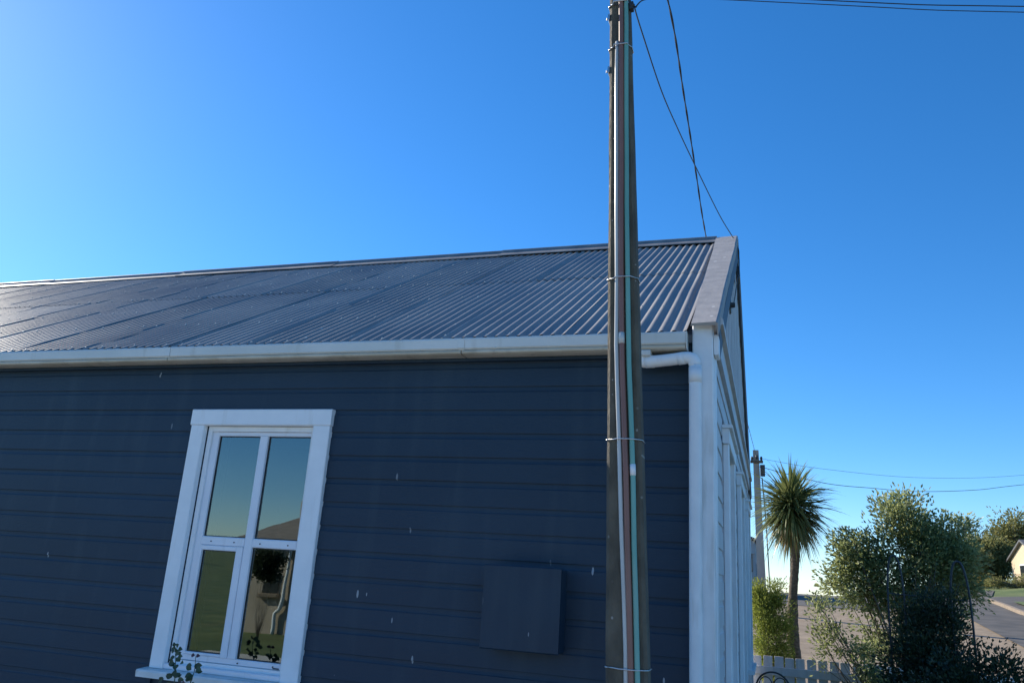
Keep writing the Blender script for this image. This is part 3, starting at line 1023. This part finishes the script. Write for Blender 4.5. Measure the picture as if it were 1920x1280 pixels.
# ------------------------------------------------------------------ far utility pole and its wires
fz = ground_z(-0.35, 30)
fp = empty('utility_pole', (-0.34, 30, fz), 'distant pale utility pole beside the cabbage tree', 'utility pole')
st = MB()
for z, wd in ((fz - 0.3, 0.155), (1.9, 0.14), (4.2, 0.12), (6.5, 0.10)):
    cx = -0.336 + (z - 1.94) * -0.0198
    st.v += [(cx - wd, 30 - wd, z), (cx + wd, 30 - wd, z), (cx + wd, 30 + wd, z), (cx - wd, 30 + wd, z)]
for i in range(3):
    for k in range(4):
        st.f.append((i * 4 + k, i * 4 + (k + 1) % 4, i * 4 + 4 + (k + 1) % 4, i * 4 + 4 + k))
st.f += [(3, 2, 1, 0), (12, 13, 14, 15)]
FPC = mat('far_pole_concrete', (0.30, 0.28, 0.25), (0.40, 0.375, 0.33), rough=0.9, scale=3, stretch=(1, 1, 0.3), bump=0.2)
part('shaft', st, FPC, fp)
part('crossarm', MB().bbox((-0.62, 29.82, 6.02), (-0.18, 29.89, 6.12), 0.01), BARK, fp)
for x, z in ((-0.56, 6.2), (-0.40, 6.25), (-0.24, 6.2)):
    part('insulator', MB().tube([(x, 29.85, z - 0.09), (x, 29.85, z), (x, 29.85, z + 0.06)], [0.03, 0.045, 0.025], 8), IRON, fp, True)
part('pole_fuse_box', MB().bbox((-0.29, 29.74, 5.55), (-0.12, 29.88, 5.95), 0.02), IRON, fp)
part('drop_cable', MB().tube(catmull([(-0.23, 29.8, 5.5), (-0.14, 29.8, 4.0), (-0.08, 29.8, 2.2), (-0.05, 29.8, 1.0)], 6), 0.022, 6), CABLE, fp, True)
for i, (pts, lb) in enumerate([
        ([(-0.3, 29.9, 5.9), (1.898, 31, 5.515), (3.801, 33, 5.612), (5.73, 36, 5.888), (8.504, 39, 6.378), (11.133, 42, 7.042), (20, 50, 9.0)], 'lowest sagging wire in the sky right of the cabbage tree'),
        ([(-0.3, 29.9, 6.2), (1.92, 31, 6.02), (6, 36, 6.45), (11.179, 42, 7.48), (20, 50, 9.6)], 'faint topmost wire above the silvery shrub')]):
    wire('distant_wire', pts, 0.011 if i == 0 else 0.006, lb, 8, group='distant wires')


# ------------------------------------------------------------------ vegetation helpers
def leaf_mesh(name, C, D, L, W, material, shade, fold=0.25, seed=0):
    """many folded leaves: C centres, D directions, L lengths, W widths"""
    r = np.random.default_rng(seed)
    n = len(C)
    D = D / np.linalg.norm(D, axis=1, keepdims=True)
    A = r.normal(size=(n, 3))
    S = np.cross(D, A)
    S /= np.linalg.norm(S, axis=1, keepdims=True)
    N = np.cross(D, S)
    L = np.asarray(L).reshape(-1, 1) * np.ones((n, 1))
    W = np.asarray(W).reshape(-1, 1) * np.ones((n, 1))
    b = C - D * L * 0.5
    t = C + D * L * 0.5 - N * L * 0.08
    l_ = C + S * W * 0.5 + N * W * fold
    r_ = C - S * W * 0.5 + N * W * fold
    V = np.stack([b, l_, t, r_], 1).reshape(-1, 3)
    me = bpy.data.meshes.new(name)
    F = np.arange(n * 4).reshape(n, 4)
    T = np.concatenate([F[:, [0, 2, 1]], F[:, [0, 3, 2]]], 1).reshape(-1, 3)
    me.vertices.add(len(V))
    me.vertices.foreach_set('co', V.astype(np.float32).ravel())
    me.loops.add(len(T) * 3)
    me.loops.foreach_set('vertex_index', T.astype(np.int32).ravel())
    me.polygons.add(len(T))
    me.polygons.foreach_set('loop_start', np.arange(0, len(T) * 3, 3, dtype=np.int32))
    me.polygons.foreach_set('loop_total', np.full(len(T), 3, dtype=np.int32))
    me.update()
    me.validate()
    at = me.attributes.new('shade', 'FLOAT', 'FACE')
    at.data.foreach_set('value', np.repeat(shade, 2).astype(np.float32))
    me.materials.append(material)
    return me


def shrub(name, loc, label, cat, lobes, n_clump, n_leaf, ll, lw, material, seed, group=None, clump_r=0.13, bark=BARK, stem_r=0.022, stems=True,
          updir=0.4, bases=None, shell=0.55, part_names=('trunk', 'crown'), leaf_bits=None):
    """lobes: list of (centre, radii, weight). Clumps of leaves scattered through the lobes, each carried by a branch."""
    r = np.random.default_rng(seed)
    th = empty(name, loc, label, cat, group)
    wts = np.array([l[2] for l in lobes], float)
    wts /= wts.sum()
    cl = []
    for i in range(n_clump):
        lb = lobes[r.choice(len(lobes), p=wts)]
        d = r.normal(size=3)
        d /= np.linalg.norm(d)
        rad = shell + (1 - shell) * r.random() ** 0.7
        rad = rad if r.random() < 0.75 else r.random() * shell
        cl.append(np.array(lb[0]) + d * rad * np.array(lb[1]))
    cl = np.array(cl)
    ctr = np.average(np.array([l[0] for l in lobes]), axis=0, weights=wts)
    Cs, Ds, Sh = [], [], []
    for c in cl:
        k = int(n_leaf * r.uniform(0.5, 1.4))
        cr = clump_r * r.uniform(0.7, 1.4)
        off = np.clip(r.normal(size=(k, 3)), -1.7, 1.7) * cr * np.array([1, 1, 0.85])
        Cs.append(c + off)
        out = (c - ctr) / (np.linalg.norm(c - ctr) + 1e-6)
        d = off / (cr + 1e-6) * 0.8 + out * 0.7 + np.array([0, 0, updir]) + r.normal(size=(k, 3)) * 0.6
        Ds.append(d)
        Sh.append(np.clip(r.normal(0.45, 0.24, size=k) + r.normal(0, 0.12), 0, 1))
    C, D, S = np.concatenate(Cs), np.concatenate(Ds), np.concatenate(Sh)
    L = ll * r.uniform(0.6, 1.25, size=len(C))
    W = lw * r.uniform(0.7, 1.2, size=len(C))
    base = np.array(loc)
    if stems:
        tb = MB()
        bs = bases or [loc]
        pick = cl[r.permutation(len(cl))[:min(len(cl), 46)]]
        for c in pick:
            b = np.array(bs[r.integers(len(bs))], float)
            mid = b + (c - b) * 0.5 + r.normal(size=3) * 0.07 + np.array([0, 0, 0.05])
            m1 = b + (mid - b) * 0.45 + r.normal(size=3) * 0.04
            ln = np.linalg.norm(c - b)
            rr = stem_r * (0.6 + 0.5 * r.random())
            tb.tube(catmull([b, m1, mid, c], 3), list(np.linspace(rr, rr * 0.22, 10)), 5)
        part(part_names[0], tb, bark, th, True)
    me = leaf_mesh(part_names[1], C - base, D, L, W, material, S, seed=seed)
    o = place(part_names[1], me, th, loc)
    o['kind'] = 'stuff'
    return th


# ------------------------------------------------------------------ picket fence
FY = 13.0
fence = empty('picket_fence', (1.6, FY, 0), 'low white picket fence between the cottage and the gravel lot', 'fence')
pk = MB()
pk.bbox((-0.062, -0.011, -0.33), (0.062, 0.011, 0.33), 0.003)
pm_ = pk.mesh('picket', FENCEM)
pk2 = MB()
pk2.prism([(-0.062, -0.33), (0.062, -0.33), (0.062, 0.318), (0.052, 0.33), (-0.052, 0.33), (-0.062, 0.318)], 1, -0.011, 0.011)
pm2 = pk2.mesh('picket', FENCEM)
xx = -0.24
while xx < 4.4:
    o = place('picket', pm2 if random.random() < 0.6 else pm_, fence, (xx, FY + random.uniform(-.003, .003), 0.413 + random.uniform(-.008, .006)))
    o.rotation_euler = (random.uniform(-.01, .01), random.uniform(-.02, .02), 0)
    xx += 0.150 + random.uniform(-.004, .004)
part('rail', MB().bbox((-0.32, FY - 0.062, 0.49), (4.5, FY - 0.017, 0.605), 0.006), FENCEM, fence)
part('rail', MB().bbox((-0.32, FY - 0.062, 0.17), (4.5, FY - 0.017, 0.27), 0.006), FENCEM, fence)
for x in (-0.26, 2.1, 4.45):
    part('post', MB().bbox((x - 0.05, FY + 0.016, -0.2), (x + 0.05, FY + 0.11, 0.72), 0.008), FENCEM, fence)

# ------------------------------------------------------------------ wrought iron chair
ch = empty('garden_chair', (-0.01, 8.6, 0), 'black wrought iron garden chair with rounded back by the gable', 'chair')
cx, cy = -0.015, 8.5


def hoop(cx_, cz, rx, rz, yy, a0, a1, n=18):
    return [(cx_ + rx * math.cos(R(a0 + (a1 - a0) * i / n)), yy, cz + rz * math.sin(R(a0 + (a1 - a0) * i / n))) for i in range(n + 1)]


bk = MB()
bk.tube([(cx + 0.155, cy, 0.42)] + hoop(cx, 0.76, 0.155, 0.155, cy, 0, 180) + [(cx - 0.155, cy, 0.42)], 0.0085, 8)
part('backrest', bk, IRON, ch, True)
for sx in (-1, 1):
    part('scroll', MB().tube(hoop(cx + sx * 0.066, 0.785, 0.062, 0.085, cy, 0, 360, 20), 0.0055, 6), IRON, ch, True)
    part('scroll', MB().tube(hoop(cx + sx * 0.066, 0.60, 0.055, 0.07, cy, 0, 360, 20), 0.0055, 6), IRON, ch, True)
for k in range(-2, 3):
    part('slat', MB().tube([(cx + k * 0.045, cy, 0.43), (cx + k * 0.045, cy, 0.72)], 0.0045, 6), IRON, ch)
part('seat', MB().tube([(cx, cy - 0.2, 0.425), (cx, cy - 0.2, 0.44)], 0.20, 24), IRON, ch)
for (lx, ly, tx, ty) in ((0.15, -0.02, 0.19, 0.05), (-0.15, -0.02, -0.19, 0.05), (0.14, -0.33, 0.17, -0.38), (-0.14, -0.33, -0.17, -0.38)):
    part('leg', MB().tube(catmull([(cx + lx, cy + ly, 0.43), (cx + lx * 1.05, cy + ly, 0.2), (cx + tx, cy + ty, 0.0)], 5), 0.009, 6), IRON, ch, True)

# ------------------------------------------------------------------ garden arbor
ar = empty('garden_arbor', (1.68, 10.3, 0), 'slim metal garden arbor with pointed hoops wrapped in dark foliage', 'arbor')


def gothic(xc, hw_, ztop, zspring, yy, lean=0.0):
    pts_ = [(xc - hw_, yy, 0.0), (xc - hw_, yy, zspring)]
    for i in range(1, 9):
        t = i / 8
        pts_.append((xc - hw_ * math.cos(t * math.pi / 2) ** 0.8, yy, zspring + (ztop - zspring) * math.sin(t * math.pi / 2) ** 0.9))
    for i in range(7, -1, -1):
        t = i / 8
        pts_.append((xc + hw_ * math.cos(t * math.pi / 2) ** 0.8, yy, zspring + (ztop - zspring) * math.sin(t * math.pi / 2) ** 0.9))
    pts_.append((xc + hw_, yy, 0.0))
    return pts_


part('side_hoop', MB().tube(gothic(1.335, 0.085, 2.13, 1.55, 10.3), 0.010, 8), ARBORM, ar, True)
part('side_hoop', MB().tube(gothic(1.985, 0.10, 2.10, 1.40, 10.3), 0.012, 8), ARBORM, ar, True)
for z in (0.5, 1.0, 1.68):
    part('crossbar', MB().tube([(1.26, 10.3, z + 0.03), (2.08, 10.3, z)], 0.005, 6), ARBORM, ar)

# ------------------------------------------------------------------ cabbage tree
ct = empty('cabbage_tree', (0.31, 14.5, ground_z(0.31, 14.5)), 'spiky cabbage tree with a single trunk and round head of sword leaves', 'tree')
tp = [(0.315, 14.5, -0.05), (0.325, 14.5, 0.5), (0.305, 14.5, 1.0), (0.315, 14.5, 1.45), (0.36, 14.5, 1.95), (0.395, 14.5, 2.4), (0.41, 14.5, 3.0)]
TP = catmull(tp, 12)
rr_ = random.Random(4)
rad = [np.interp(p.z, [0, 0.4, 1.4, 1.6, 2.4, 3.0], [0.125, 0.105, 0.088, 0.07, 0.075, 0.05]) * (1 + rr_.uniform(-.07, .07)) for p in TP]
tr_ = MB().tube(TP, rad, 14)
part('trunk', tr_, PBARK, ct, True)


def sword_leaves(C0, N, Lr, width, droop, dirs, seed, material, name, parent):
    r = np.random.default_rng(seed)
    V, F, S = [], [], []
    for i in range(N):
        d = dirs(r)
        d = d / np.linalg.norm(d)
        L = r.uniform(*Lr) * r.choice([1.0, 1.0, 0.82, 1.14])
        s_ = np.cross(d, [0, 0, 1.0])
        if np.linalg.norm(s_) < 1e-3:
            s_ = np.array([1.0, 0, 0])
        s_ = s_ / np.linalg.norm(s_)
        s_ = s_ + r.normal(size=3) * 0.25
        s_ /= np.linalg.norm(s_)
        dr = droop * r.uniform(0.3, 1.5)
        b = len(V)
        p = np.array(C0) + d * 0.05 + np.array([0, 0, r.uniform(-.20, .10)])
        dd = d.copy()
        nseg = 6
        for k in range(nseg + 1):
            t = k / nseg
            w_ = width * (0.55 + 0.9 * t if t < 0.4 else (1 - t) * 1.52 + 0.0) * 0.5
            V.append(p + s_ * w_)
            V.append(p - s_ * w_)
            p = p + dd * L / nseg
            dd = dd + np.array([0, 0, -dr * (0.3 + t)]) / nseg
            dd /= np.linalg.norm(dd)
        sh_ = float(np.clip(r.normal(0.45, 0.25), 0, 1))
        for k in range(nseg):
            F.append((b + 2 * k, b + 2 * k + 1, b + 2 * k + 3, b + 2 * k + 2))
            S.append(sh_)
    me = bpy.data.meshes.new(name)
    base_ = np.array(wloc(parent))
    me.from_pydata([tuple(v - base_) for v in V], [], F)
    at = me.attributes.new('shade', 'FLOAT', 'FACE')
    at.data.foreach_set('value', S)
    me.materials.append(material)
    me.update()
    o = place(name, me, parent, wloc(parent))
    o['kind'] = 'stuff'
    return o


def d_up(r):
    a = r.uniform(0, 2 * math.pi)
    e = math.asin(r.uniform(-0.55, 0.95))
    return np.array([math.cos(a) * math.cos(e), math.sin(a) * math.cos(e), math.sin(e)])


def d_down(r):
    a = r.uniform(0, 2 * math.pi)
    e = r.uniform(-1.2, -0.2)
    return np.array([math.cos(a) * math.cos(e), math.sin(a) * math.cos(e), math.sin(e)])


CC = (0.34, 14.5, 3.12)
sword_leaves(CC, 680, (0.56, 0.84), 0.044, 0.95, d_up, 11, L_CORD, 'crown', ct)
sword_leaves((0.35, 14.5, 3.02), 280, (0.58, 0.90), 0.038, 1.9, d_down, 12, L_CORD, 'hanging_leaves', ct)
sword_leaves((0.37, 14.5, 2.95), 130, (0.45, 0.75), 0.036, 2.8, d_down, 13, L_DEAD, 'dead_leaves', ct)

# ------------------------------------------------------------------ shrubs near the fence
shrub('lime_bush', (0.0, 14.1, 0.02), 'bright lime green bush behind the fence next to the gable', 'bush',
      [((-0.05, 14.1, 1.05), (0.26, 0.3, 0.55), 3), ((-0.16, 14.1, 1.45), (0.16, 0.25, 0.22), 1.2), ((0.04, 14.1, 0.5), (0.24, 0.3, 0.4), 2), ((0.05, 14.1, 1.60), (0.07, 0.1, 0.22), 0.5), ((-0.24, 14.1, 1.60), (0.05, 0.1, 0.2), 0.4), ((0.18, 14.1, 1.2), (0.08, 0.1, 0.3), 0.5)],
      250, 75, 0.056, 0.016, L_LIME, 21, clump_r=0.075, updir=0.9, stem_r=0.012)
shrub('silvery_shrub', (1.85, 13.75, 0.0), 'tall silvery green leafy shrub rising above the arbor', 'shrub',
      [((2.42, 13.814, 2.529), (0.571, 0.514, 0.457), 4.2), ((1.849, 13.7, 2.872), (0.411, 0.4, 0.411), 1.7), ((1.313, 13.7, 2.301), (0.457, 0.457, 0.297), 2.0), ((1.199, 13.7, 1.798), (0.479, 0.4, 0.342), 1.3), ((1.998, 13.7, 2.107), (0.799, 0.514, 0.514), 3.2), ((1.998, 13.7, 1.422), (0.685, 0.457, 0.514), 2.2), ((2.649, 13.7, 2.05), (0.297, 0.457, 0.571), 1.8), ((1.484, 13.7, 1.022), (0.457, 0.342, 0.342), 0.8)],
      330, 85, 0.072, 0.031, L_SILVER, 22, clump_r=0.115, bases=[(1.75, 13.75, 0), (1.88, 13.7, 0), (1.95, 13.8, 0)], stem_r=0.03)
shrub('leafy_shrub', (1.05, 12.62, 0.0), 'sparse grey green sprigs leaning over the picket fence', 'shrub',
      [((0.70, 12.7, 1.15), (0.17, 0.2, 0.22), 1.2), ((0.80, 12.7, 0.78), (0.30, 0.2, 0.13), 1.2), ((1.10, 12.65, 0.95), (0.28, 0.2, 0.16), 1.0), ((1.3, 12.5, 0.6), (0.28, 0.2, 0.25), 1.2),
       ((0.62, 12.7, 1.5), (0.16, 0.2, 0.15), 0.5)],
      46, 55, 0.060, 0.026, L_SILVER, 23, clump_r=0.075, bases=[(1.35, 12.5, 0), (1.45, 12.45, 0)], stem_r=0.013)
shrub('arbor_climber', (1.68, 10.25, 0.0), 'dense dark climbing plant filling the metal arbor', 'plant',
      [((1.66, 10.35, 0.55), (0.42, 0.3, 0.55), 3), ((1.66, 10.35, 1.15), (0.42, 0.28, 0.38), 3), ((1.72, 10.4, 1.55), (0.32, 0.25, 0.25), 0.8), ((1.25, 10.3, 0.6), (0.12, 0.2, 0.5), 0.6)],
      210, 90, 0.050, 0.022, L_DARK, 24, clump_r=0.085, bases=[(1.3, 10.3, 0), (1.7, 10.3, 0), (2.0, 10.3, 0)], stem_r=0.014)
shrub('dark_shrub', (2.1, 9.5, 0.0), 'low dark leafy shrub at the right edge in shade', 'shrub',
      [((1.75, 9.5, 0.62), (0.40, 0.35, 0.55), 2.5), ((2.15, 9.5, 0.72), (0.42, 0.35, 0.50), 2.5), ((2.6, 9.6, 0.60), (0.4, 0.35, 0.5), 1.6), ((1.35, 9.6, 0.40), (0.25, 0.3, 0.4), 1.2)],
      210, 85, 0.050, 0.024, L_DARK, 25, clump_r=0.085, bases=[(1.6, 9.5, 0), (2.1, 9.5, 0), (2.5, 9.6, 0)], stem_r=0.013)

# ------------------------------------------------------------------ rose by the window
rose = empty('rose_bush', (-3.47, 4.40, 0.02), 'small rose bush with two leafy shoots in front of the window sill', 'rose')
rs = [[(-3.50, 4.40, 0.0), (-3.52, 4.42, 0.5), (-3.53, 4.44, 0.88), (-3.555, 4.45, 1.00), (-3.570, 4.45, 1.075)],
      [(-3.45, 4.40, 0.0), (-3.43, 4.42, 0.5), (-3.415, 4.44, 0.86), (-3.405, 4.45, 0.96), (-3.413, 4.45, 1.045)],
      [(-3.48, 4.38, 0.0), (-3.55, 4.40, 0.5), (-3.60, 4.42, 0.80), (-3.64, 4.43, 0.875)]]
rst = MB()
for p in rs:
    rst.tube(catmull(p, 6), list(np.linspace(0.005, 0.0016, 6 * (len(p) - 1) + 1)), 6)
part('stem', rst, mat('rose_stem', (0.06, 0.085, 0.045), (0.09, 0.11, 0.06), rough=0.6), rose, True)


def rose_leaf(c, d, L, material):
    d = Vector(d).normalized()
    s_ = d.cross(Vector((0.2, -1, 0.3))).normalized()
    n_v = s_.cross(d)
    mb = MB()
    prof_ = [(0, 0.04), (0.2, 0.30), (0.45, 0.40), (0.72, 0.28), (0.9, 0.12), (1.0, 0.0)]
    pts_ = []
    for t, w_ in prof_:
        p = Vector(c) + d * L * t - n_v * L * 0.18 * t * t
        pts_ += [p - s_ * w_ * L + n_v * w_ * L * 0.35, p, p + s_ * w_ * L + n_v * w_ * L * 0.35]
    fs_ = []
    for i in range(5):
        for k in range(2):
            fs_.append((i * 3 + k, i * 3 + k + 1, i * 3 + k + 4, i * 3 + k + 3))
    mb.add(pts_, fs_)
    o = part('leaf', mb, material, rose, True)
    at = o.data.attributes.new('shade', 'FLOAT', 'FACE')
    at.data.foreach_set('value', [random.random()] * len(o.data.polygons))


rl = random.Random(9)
for (c, n_, sp, red) in (((-3.570, 4.45, 1.07), 6, 0.03, 0), ((-3.560, 4.45, 1.035), 7, 0.035, 0), ((-3.548, 4.45, 1.0), 6, 0.03, 0), ((-3.532, 4.44, 0.90), 6, 0.03, 0), ((-3.530, 4.44, 0.86), 5, 0.03, 0),
                         ((-3.413, 4.45, 1.045), 2, 0.01, 2), ((-3.407, 4.45, 0.985), 4, 0.03, 0), ((-3.405, 4.45, 0.955), 6, 0.03, 0), ((-3.413, 4.44, 0.89), 6, 0.03, 1), ((-3.42, 4.44, 0.84), 5, 0.03, 1),
                         ((-3.64, 4.43, 0.875), 3, 0.015, 0), ((-3.47, 4.43, 0.885), 2, 0.01, 2), ((-3.62, 4.42, 0.83), 4, 0.02, 0)):
    for k in range(n_):
        a = rl.uniform(0, 2 * math.pi) if n_ > 2 else (0.25 + k * 2.6)
        d = (math.cos(a), rl.uniform(-0.8, 0.3), math.sin(a) * 0.55 - 0.05)
        cc = (c[0] + d[0] * rl.uniform(0.2, 1) * sp, c[1] + rl.uniform(-1, 1) * sp * 0.6, c[2] + d[2] * sp)
        rose_leaf(cc, d, rl.uniform(0.028, 0.043), L_ROSER if (red == 2 or (red == 1 and rl.random() < 0.5)) else L_ROSE)

# ------------------------------------------------------------------ far buildings
gz = ground_z(-2, 45)
fb_ = empty('grey_building', (-2.5, 46, gz), 'plain grey building half hidden behind the gable edge', 'building')
part('wall', MB().prism([(-5.0, gz - 0.5), (-0.78, gz - 0.5), (-0.78, 4.10), (-3.0, 4.95), (-5.0, 4.25)], 1, 45, 52), GREYW, fb_)
rfm = MB().prism([(-0.60, 4.07), (-0.60, 4.20), (-3.0, 5.12), (-5.2, 4.35), (-5.2, 4.22), (-3.0, 4.99)], 1, 44.8, 52.2)
part('roof', rfm, DARKROOF, fb_)
wn_ = part('window', MB().bbox((-1.12, 44.95, 2.55), (-0.93, 44.998, 3.45), 0.01), DGLASS, fb_)
part('sill', MB().bbox((-1.18, 44.9, 3.46), (-0.82, 44.999, 3.54), 0.01), GREYW, wn_)
part('bay', MB().box((-0.779, 45.4, gz), (-0.35, 46.4, 3.0)), GREYW, fb_)

cz = ground_z(16, 61)
chs = empty('cream_cottage', (18.5, 61, cz), 'sunlit cream cottage at the far right edge beyond the lawn', 'house')
part('wall', MB().prism([(57.8, cz - 0.6), (64.2, cz - 0.6), (64.2, 4.72), (61, 5.75), (57.8, 4.72)], 0, 15.7, 22.0), CREAMW, chs)
part('roof', MB().prism([(57.4, 4.60), (61, 5.77), (64.6, 4.60), (64.6, 4.72), (61, 5.90), (57.4, 4.72)], 0, 15.5, 22.3), DARKROOF, chs)
w2 = part('window', MB().bbox((15.63, 60.2, 3.35), (15.698, 62.0, 4.35), 0.02), WHITE, chs)
for y0 in (60.27, 61.13):
    part('pane', MB().box((15.615, y0, 3.43), (15.629, y0 + 0.80, 4.27)), DGLASS, w2)

# ------------------------------------------------------------------ far trees and hedges
def far(name, x, y, label, cat, lobes, nc, nl, ll, lw, material, seed, **kw):
    z = ground_z(x, y) - 0.05
    return shrub(name, (x, y, z), label, cat, [((x + a[0], y + a[1], z + a[2]), rr, w_) for a, rr, w_ in lobes], nc, nl, ll, lw, material, seed,
                 group='trees beyond the lawn', stem_r=0.10, **kw)


far('broadleaf_tree', 12.9, 66, 'dark green rounded tree beyond the lawn next to the silvery shrub', 'tree',
    [((-0.4, 0, 1.6), (1.3, 1.2, 1.3), 2), ((0.8, 0, 2.2), (1.0, 1.0, 1.0), 2), ((-0.3, 0, 2.6), (0.9, 1, 0.7), 1)], 100, 60, 0.24, 0.13, L_FAR, 31, clump_r=0.35)
far('broadleaf_tree', 15.0, 68, 'olive green bushy tree just left of the cream cottage', 'tree',
    [((0, 0, 1.6), (1.2, 1.0, 1.3), 2), ((-0.5, 0, 2.6), (1.1, 1, 0.9), 2), ((0.5, 0, 3.1), (0.9, 1, 0.8), 1)], 80, 60, 0.24, 0.13, L_FAR, 32, clump_r=0.34)
far('broadleaf_tree', 15.9, 68.5, 'yellowish green tree rising right behind the corner of the cream cottage', 'tree',
    [((-0.3, 0, 1.4), (1.5, 1.0, 1.2), 2), ((0.2, 0, 2.4), (1.2, 1, 0.9), 2)], 90, 60, 0.24, 0.13, L_FAR, 38, clump_r=0.36)
far('bare_tree', 14.8, 72, 'hazy grey thinly leaved tree above the olive tree', 'tree',
    [((-0.9, 0, 4.3), (1.5, 1.2, 0.9), 2), ((0.7, 0, 4.0), (1.4, 1.2, 1.1), 2)], 90, 16, 0.16, 0.05, L_FARG, 33, clump_r=0.30)
far('broadleaf_tree', 17.6, 70, 'tall pale green tree behind the cream cottage roof', 'tree',
    [((-0.4, 0, 4.0), (1.5, 1.2, 1.6), 2), ((0.8, 0, 3.2), (1.5, 1.2, 1.7), 2)], 90, 55, 0.26, 0.13, L_FAR, 34, clump_r=0.38)
far('yellow_shrub', 13.3, 63.2, 'yellow flowering shrub at the edge of the far lawn', 'shrub',
    [((0, 0, 0.35), (0.75, 0.5, 0.4), 1)], 26, 60, 0.10, 0.07, L_FARY, 35, clump_r=0.16)
far('green_hedge', 14.9, 59.0, 'clipped green hedge below the cream cottage window', 'hedge',
    [((-1.3, 0, 0.30), (0.9, 0.4, 0.35), 1), ((0.2, 0, 0.32), (1.0, 0.4, 0.38), 1), ((1.6, 0, 0.3), (1.0, 0.4, 0.36), 1)], 50, 70, 0.10, 0.07, L_FAR, 36, clump_r=0.16)
far('green_hedge', 11.9, 62.5, 'dark clipped bush at the left end of the far lawn', 'hedge',
    [((0, 0, 0.6), (0.7, 0.5, 0.6), 1)], 30, 60, 0.12, 0.07, L_FAR, 37, clump_r=0.18)

# ------------------------------------------------------------------ what the window mirrors: shed, bush standing in for a shadow and trees behind the camera
shd = empty('garden_shed', (-9.2, -8.6, 0), 'tan garden shed with hipped roof mirrored in the window', 'shed')
X0, X1, Y0, Y1 = -11.75, -6.4, -10.6, -7.0
part('wall', MB().box((X0, Y0, -0.1), (X1, Y1, 2.12)), TANW, shd)
h = MB()
o_ = 0.25
h.add([(X0 - o_, Y1 + o_, 2.10), (X1 + o_, Y1 + o_, 2.10), (X1 + o_, Y0 - o_, 2.10), (X0 - o_, Y0 - o_, 2.10), (X0 + 1.9, -8.8, 3.25), (X1 - 1.9, -8.8, 3.25),
       (X0 - o_, Y1 + o_, 2.0), (X1 + o_, Y1 + o_, 2.0), (X1 + o_, Y0 - o_, 2.0), (X0 - o_, Y0 - o_, 2.0)],
      [(0, 1, 5, 4), (1, 2, 5), (2, 3, 4, 5), (3, 0, 4), (0, 6, 7, 1), (1, 7, 8, 2), (2, 8, 9, 3), (3, 9, 6, 0), (6, 9, 8, 7)])
part('roof', h, SHEDROOF, shd)
part('vent_pipe', MB().tube([(-10.66, -7.25, 2.10), (-10.66, -7.25, 3.05)], 0.035, 10), FPC, shd, True)
sw = part('window', MB().bbox((-11.28, -6.998, 0.88), (-10.85, -6.96, 1.34), 0.01), DGLASS, shd)
part('sill', MB().bbox((-11.33, -6.998, 0.80), (-10.80, -6.88, 0.875), 0.01), KERBM, sw)
part('downpipe', MB().tube(catmull([(-10.62, -6.93, 2.0), (-10.64, -6.93, 1.2), (-10.68, -6.93, 0.62), (-10.80, -6.93, 0.46), (-10.82, -6.93, 0.0)], 5), 0.04, 8), WHITE, shd, True)
shrub('shadow_standin_bush', (-10.45, -5.9, 0), 'added round bush standing in for a dark shadow mirrored in the lower right pane', 'bush',
      [((-10.52, -5.9, 1.52), (0.30, 0.3, 0.28), 2)], 45, 110, 0.07, 0.045, L_DARK, 41, clump_r=0.09, stem_r=0.003)  # bush added to read as the dark rounded shadow in the glass
for i, (x, y, s, lb) in enumerate(((-62, -60, 1.0, 'dark tree on the far lawn mirrored in the upper left pane'), (-75, -52, 1.2, 'broad tree on the skyline mirrored in the left panes'))):
    z = ground_z(x, y)
    shrub('lawn_tree', (x, y, z), lb, 'tree', [((x, y, z + 2.2 * s), (1.8 * s, 1.8 * s, 1.5 * s), 1)], 50, 40, 0.5, 0.3, L_DARK, 42 + i, clump_r=0.5, stem_r=0.14)
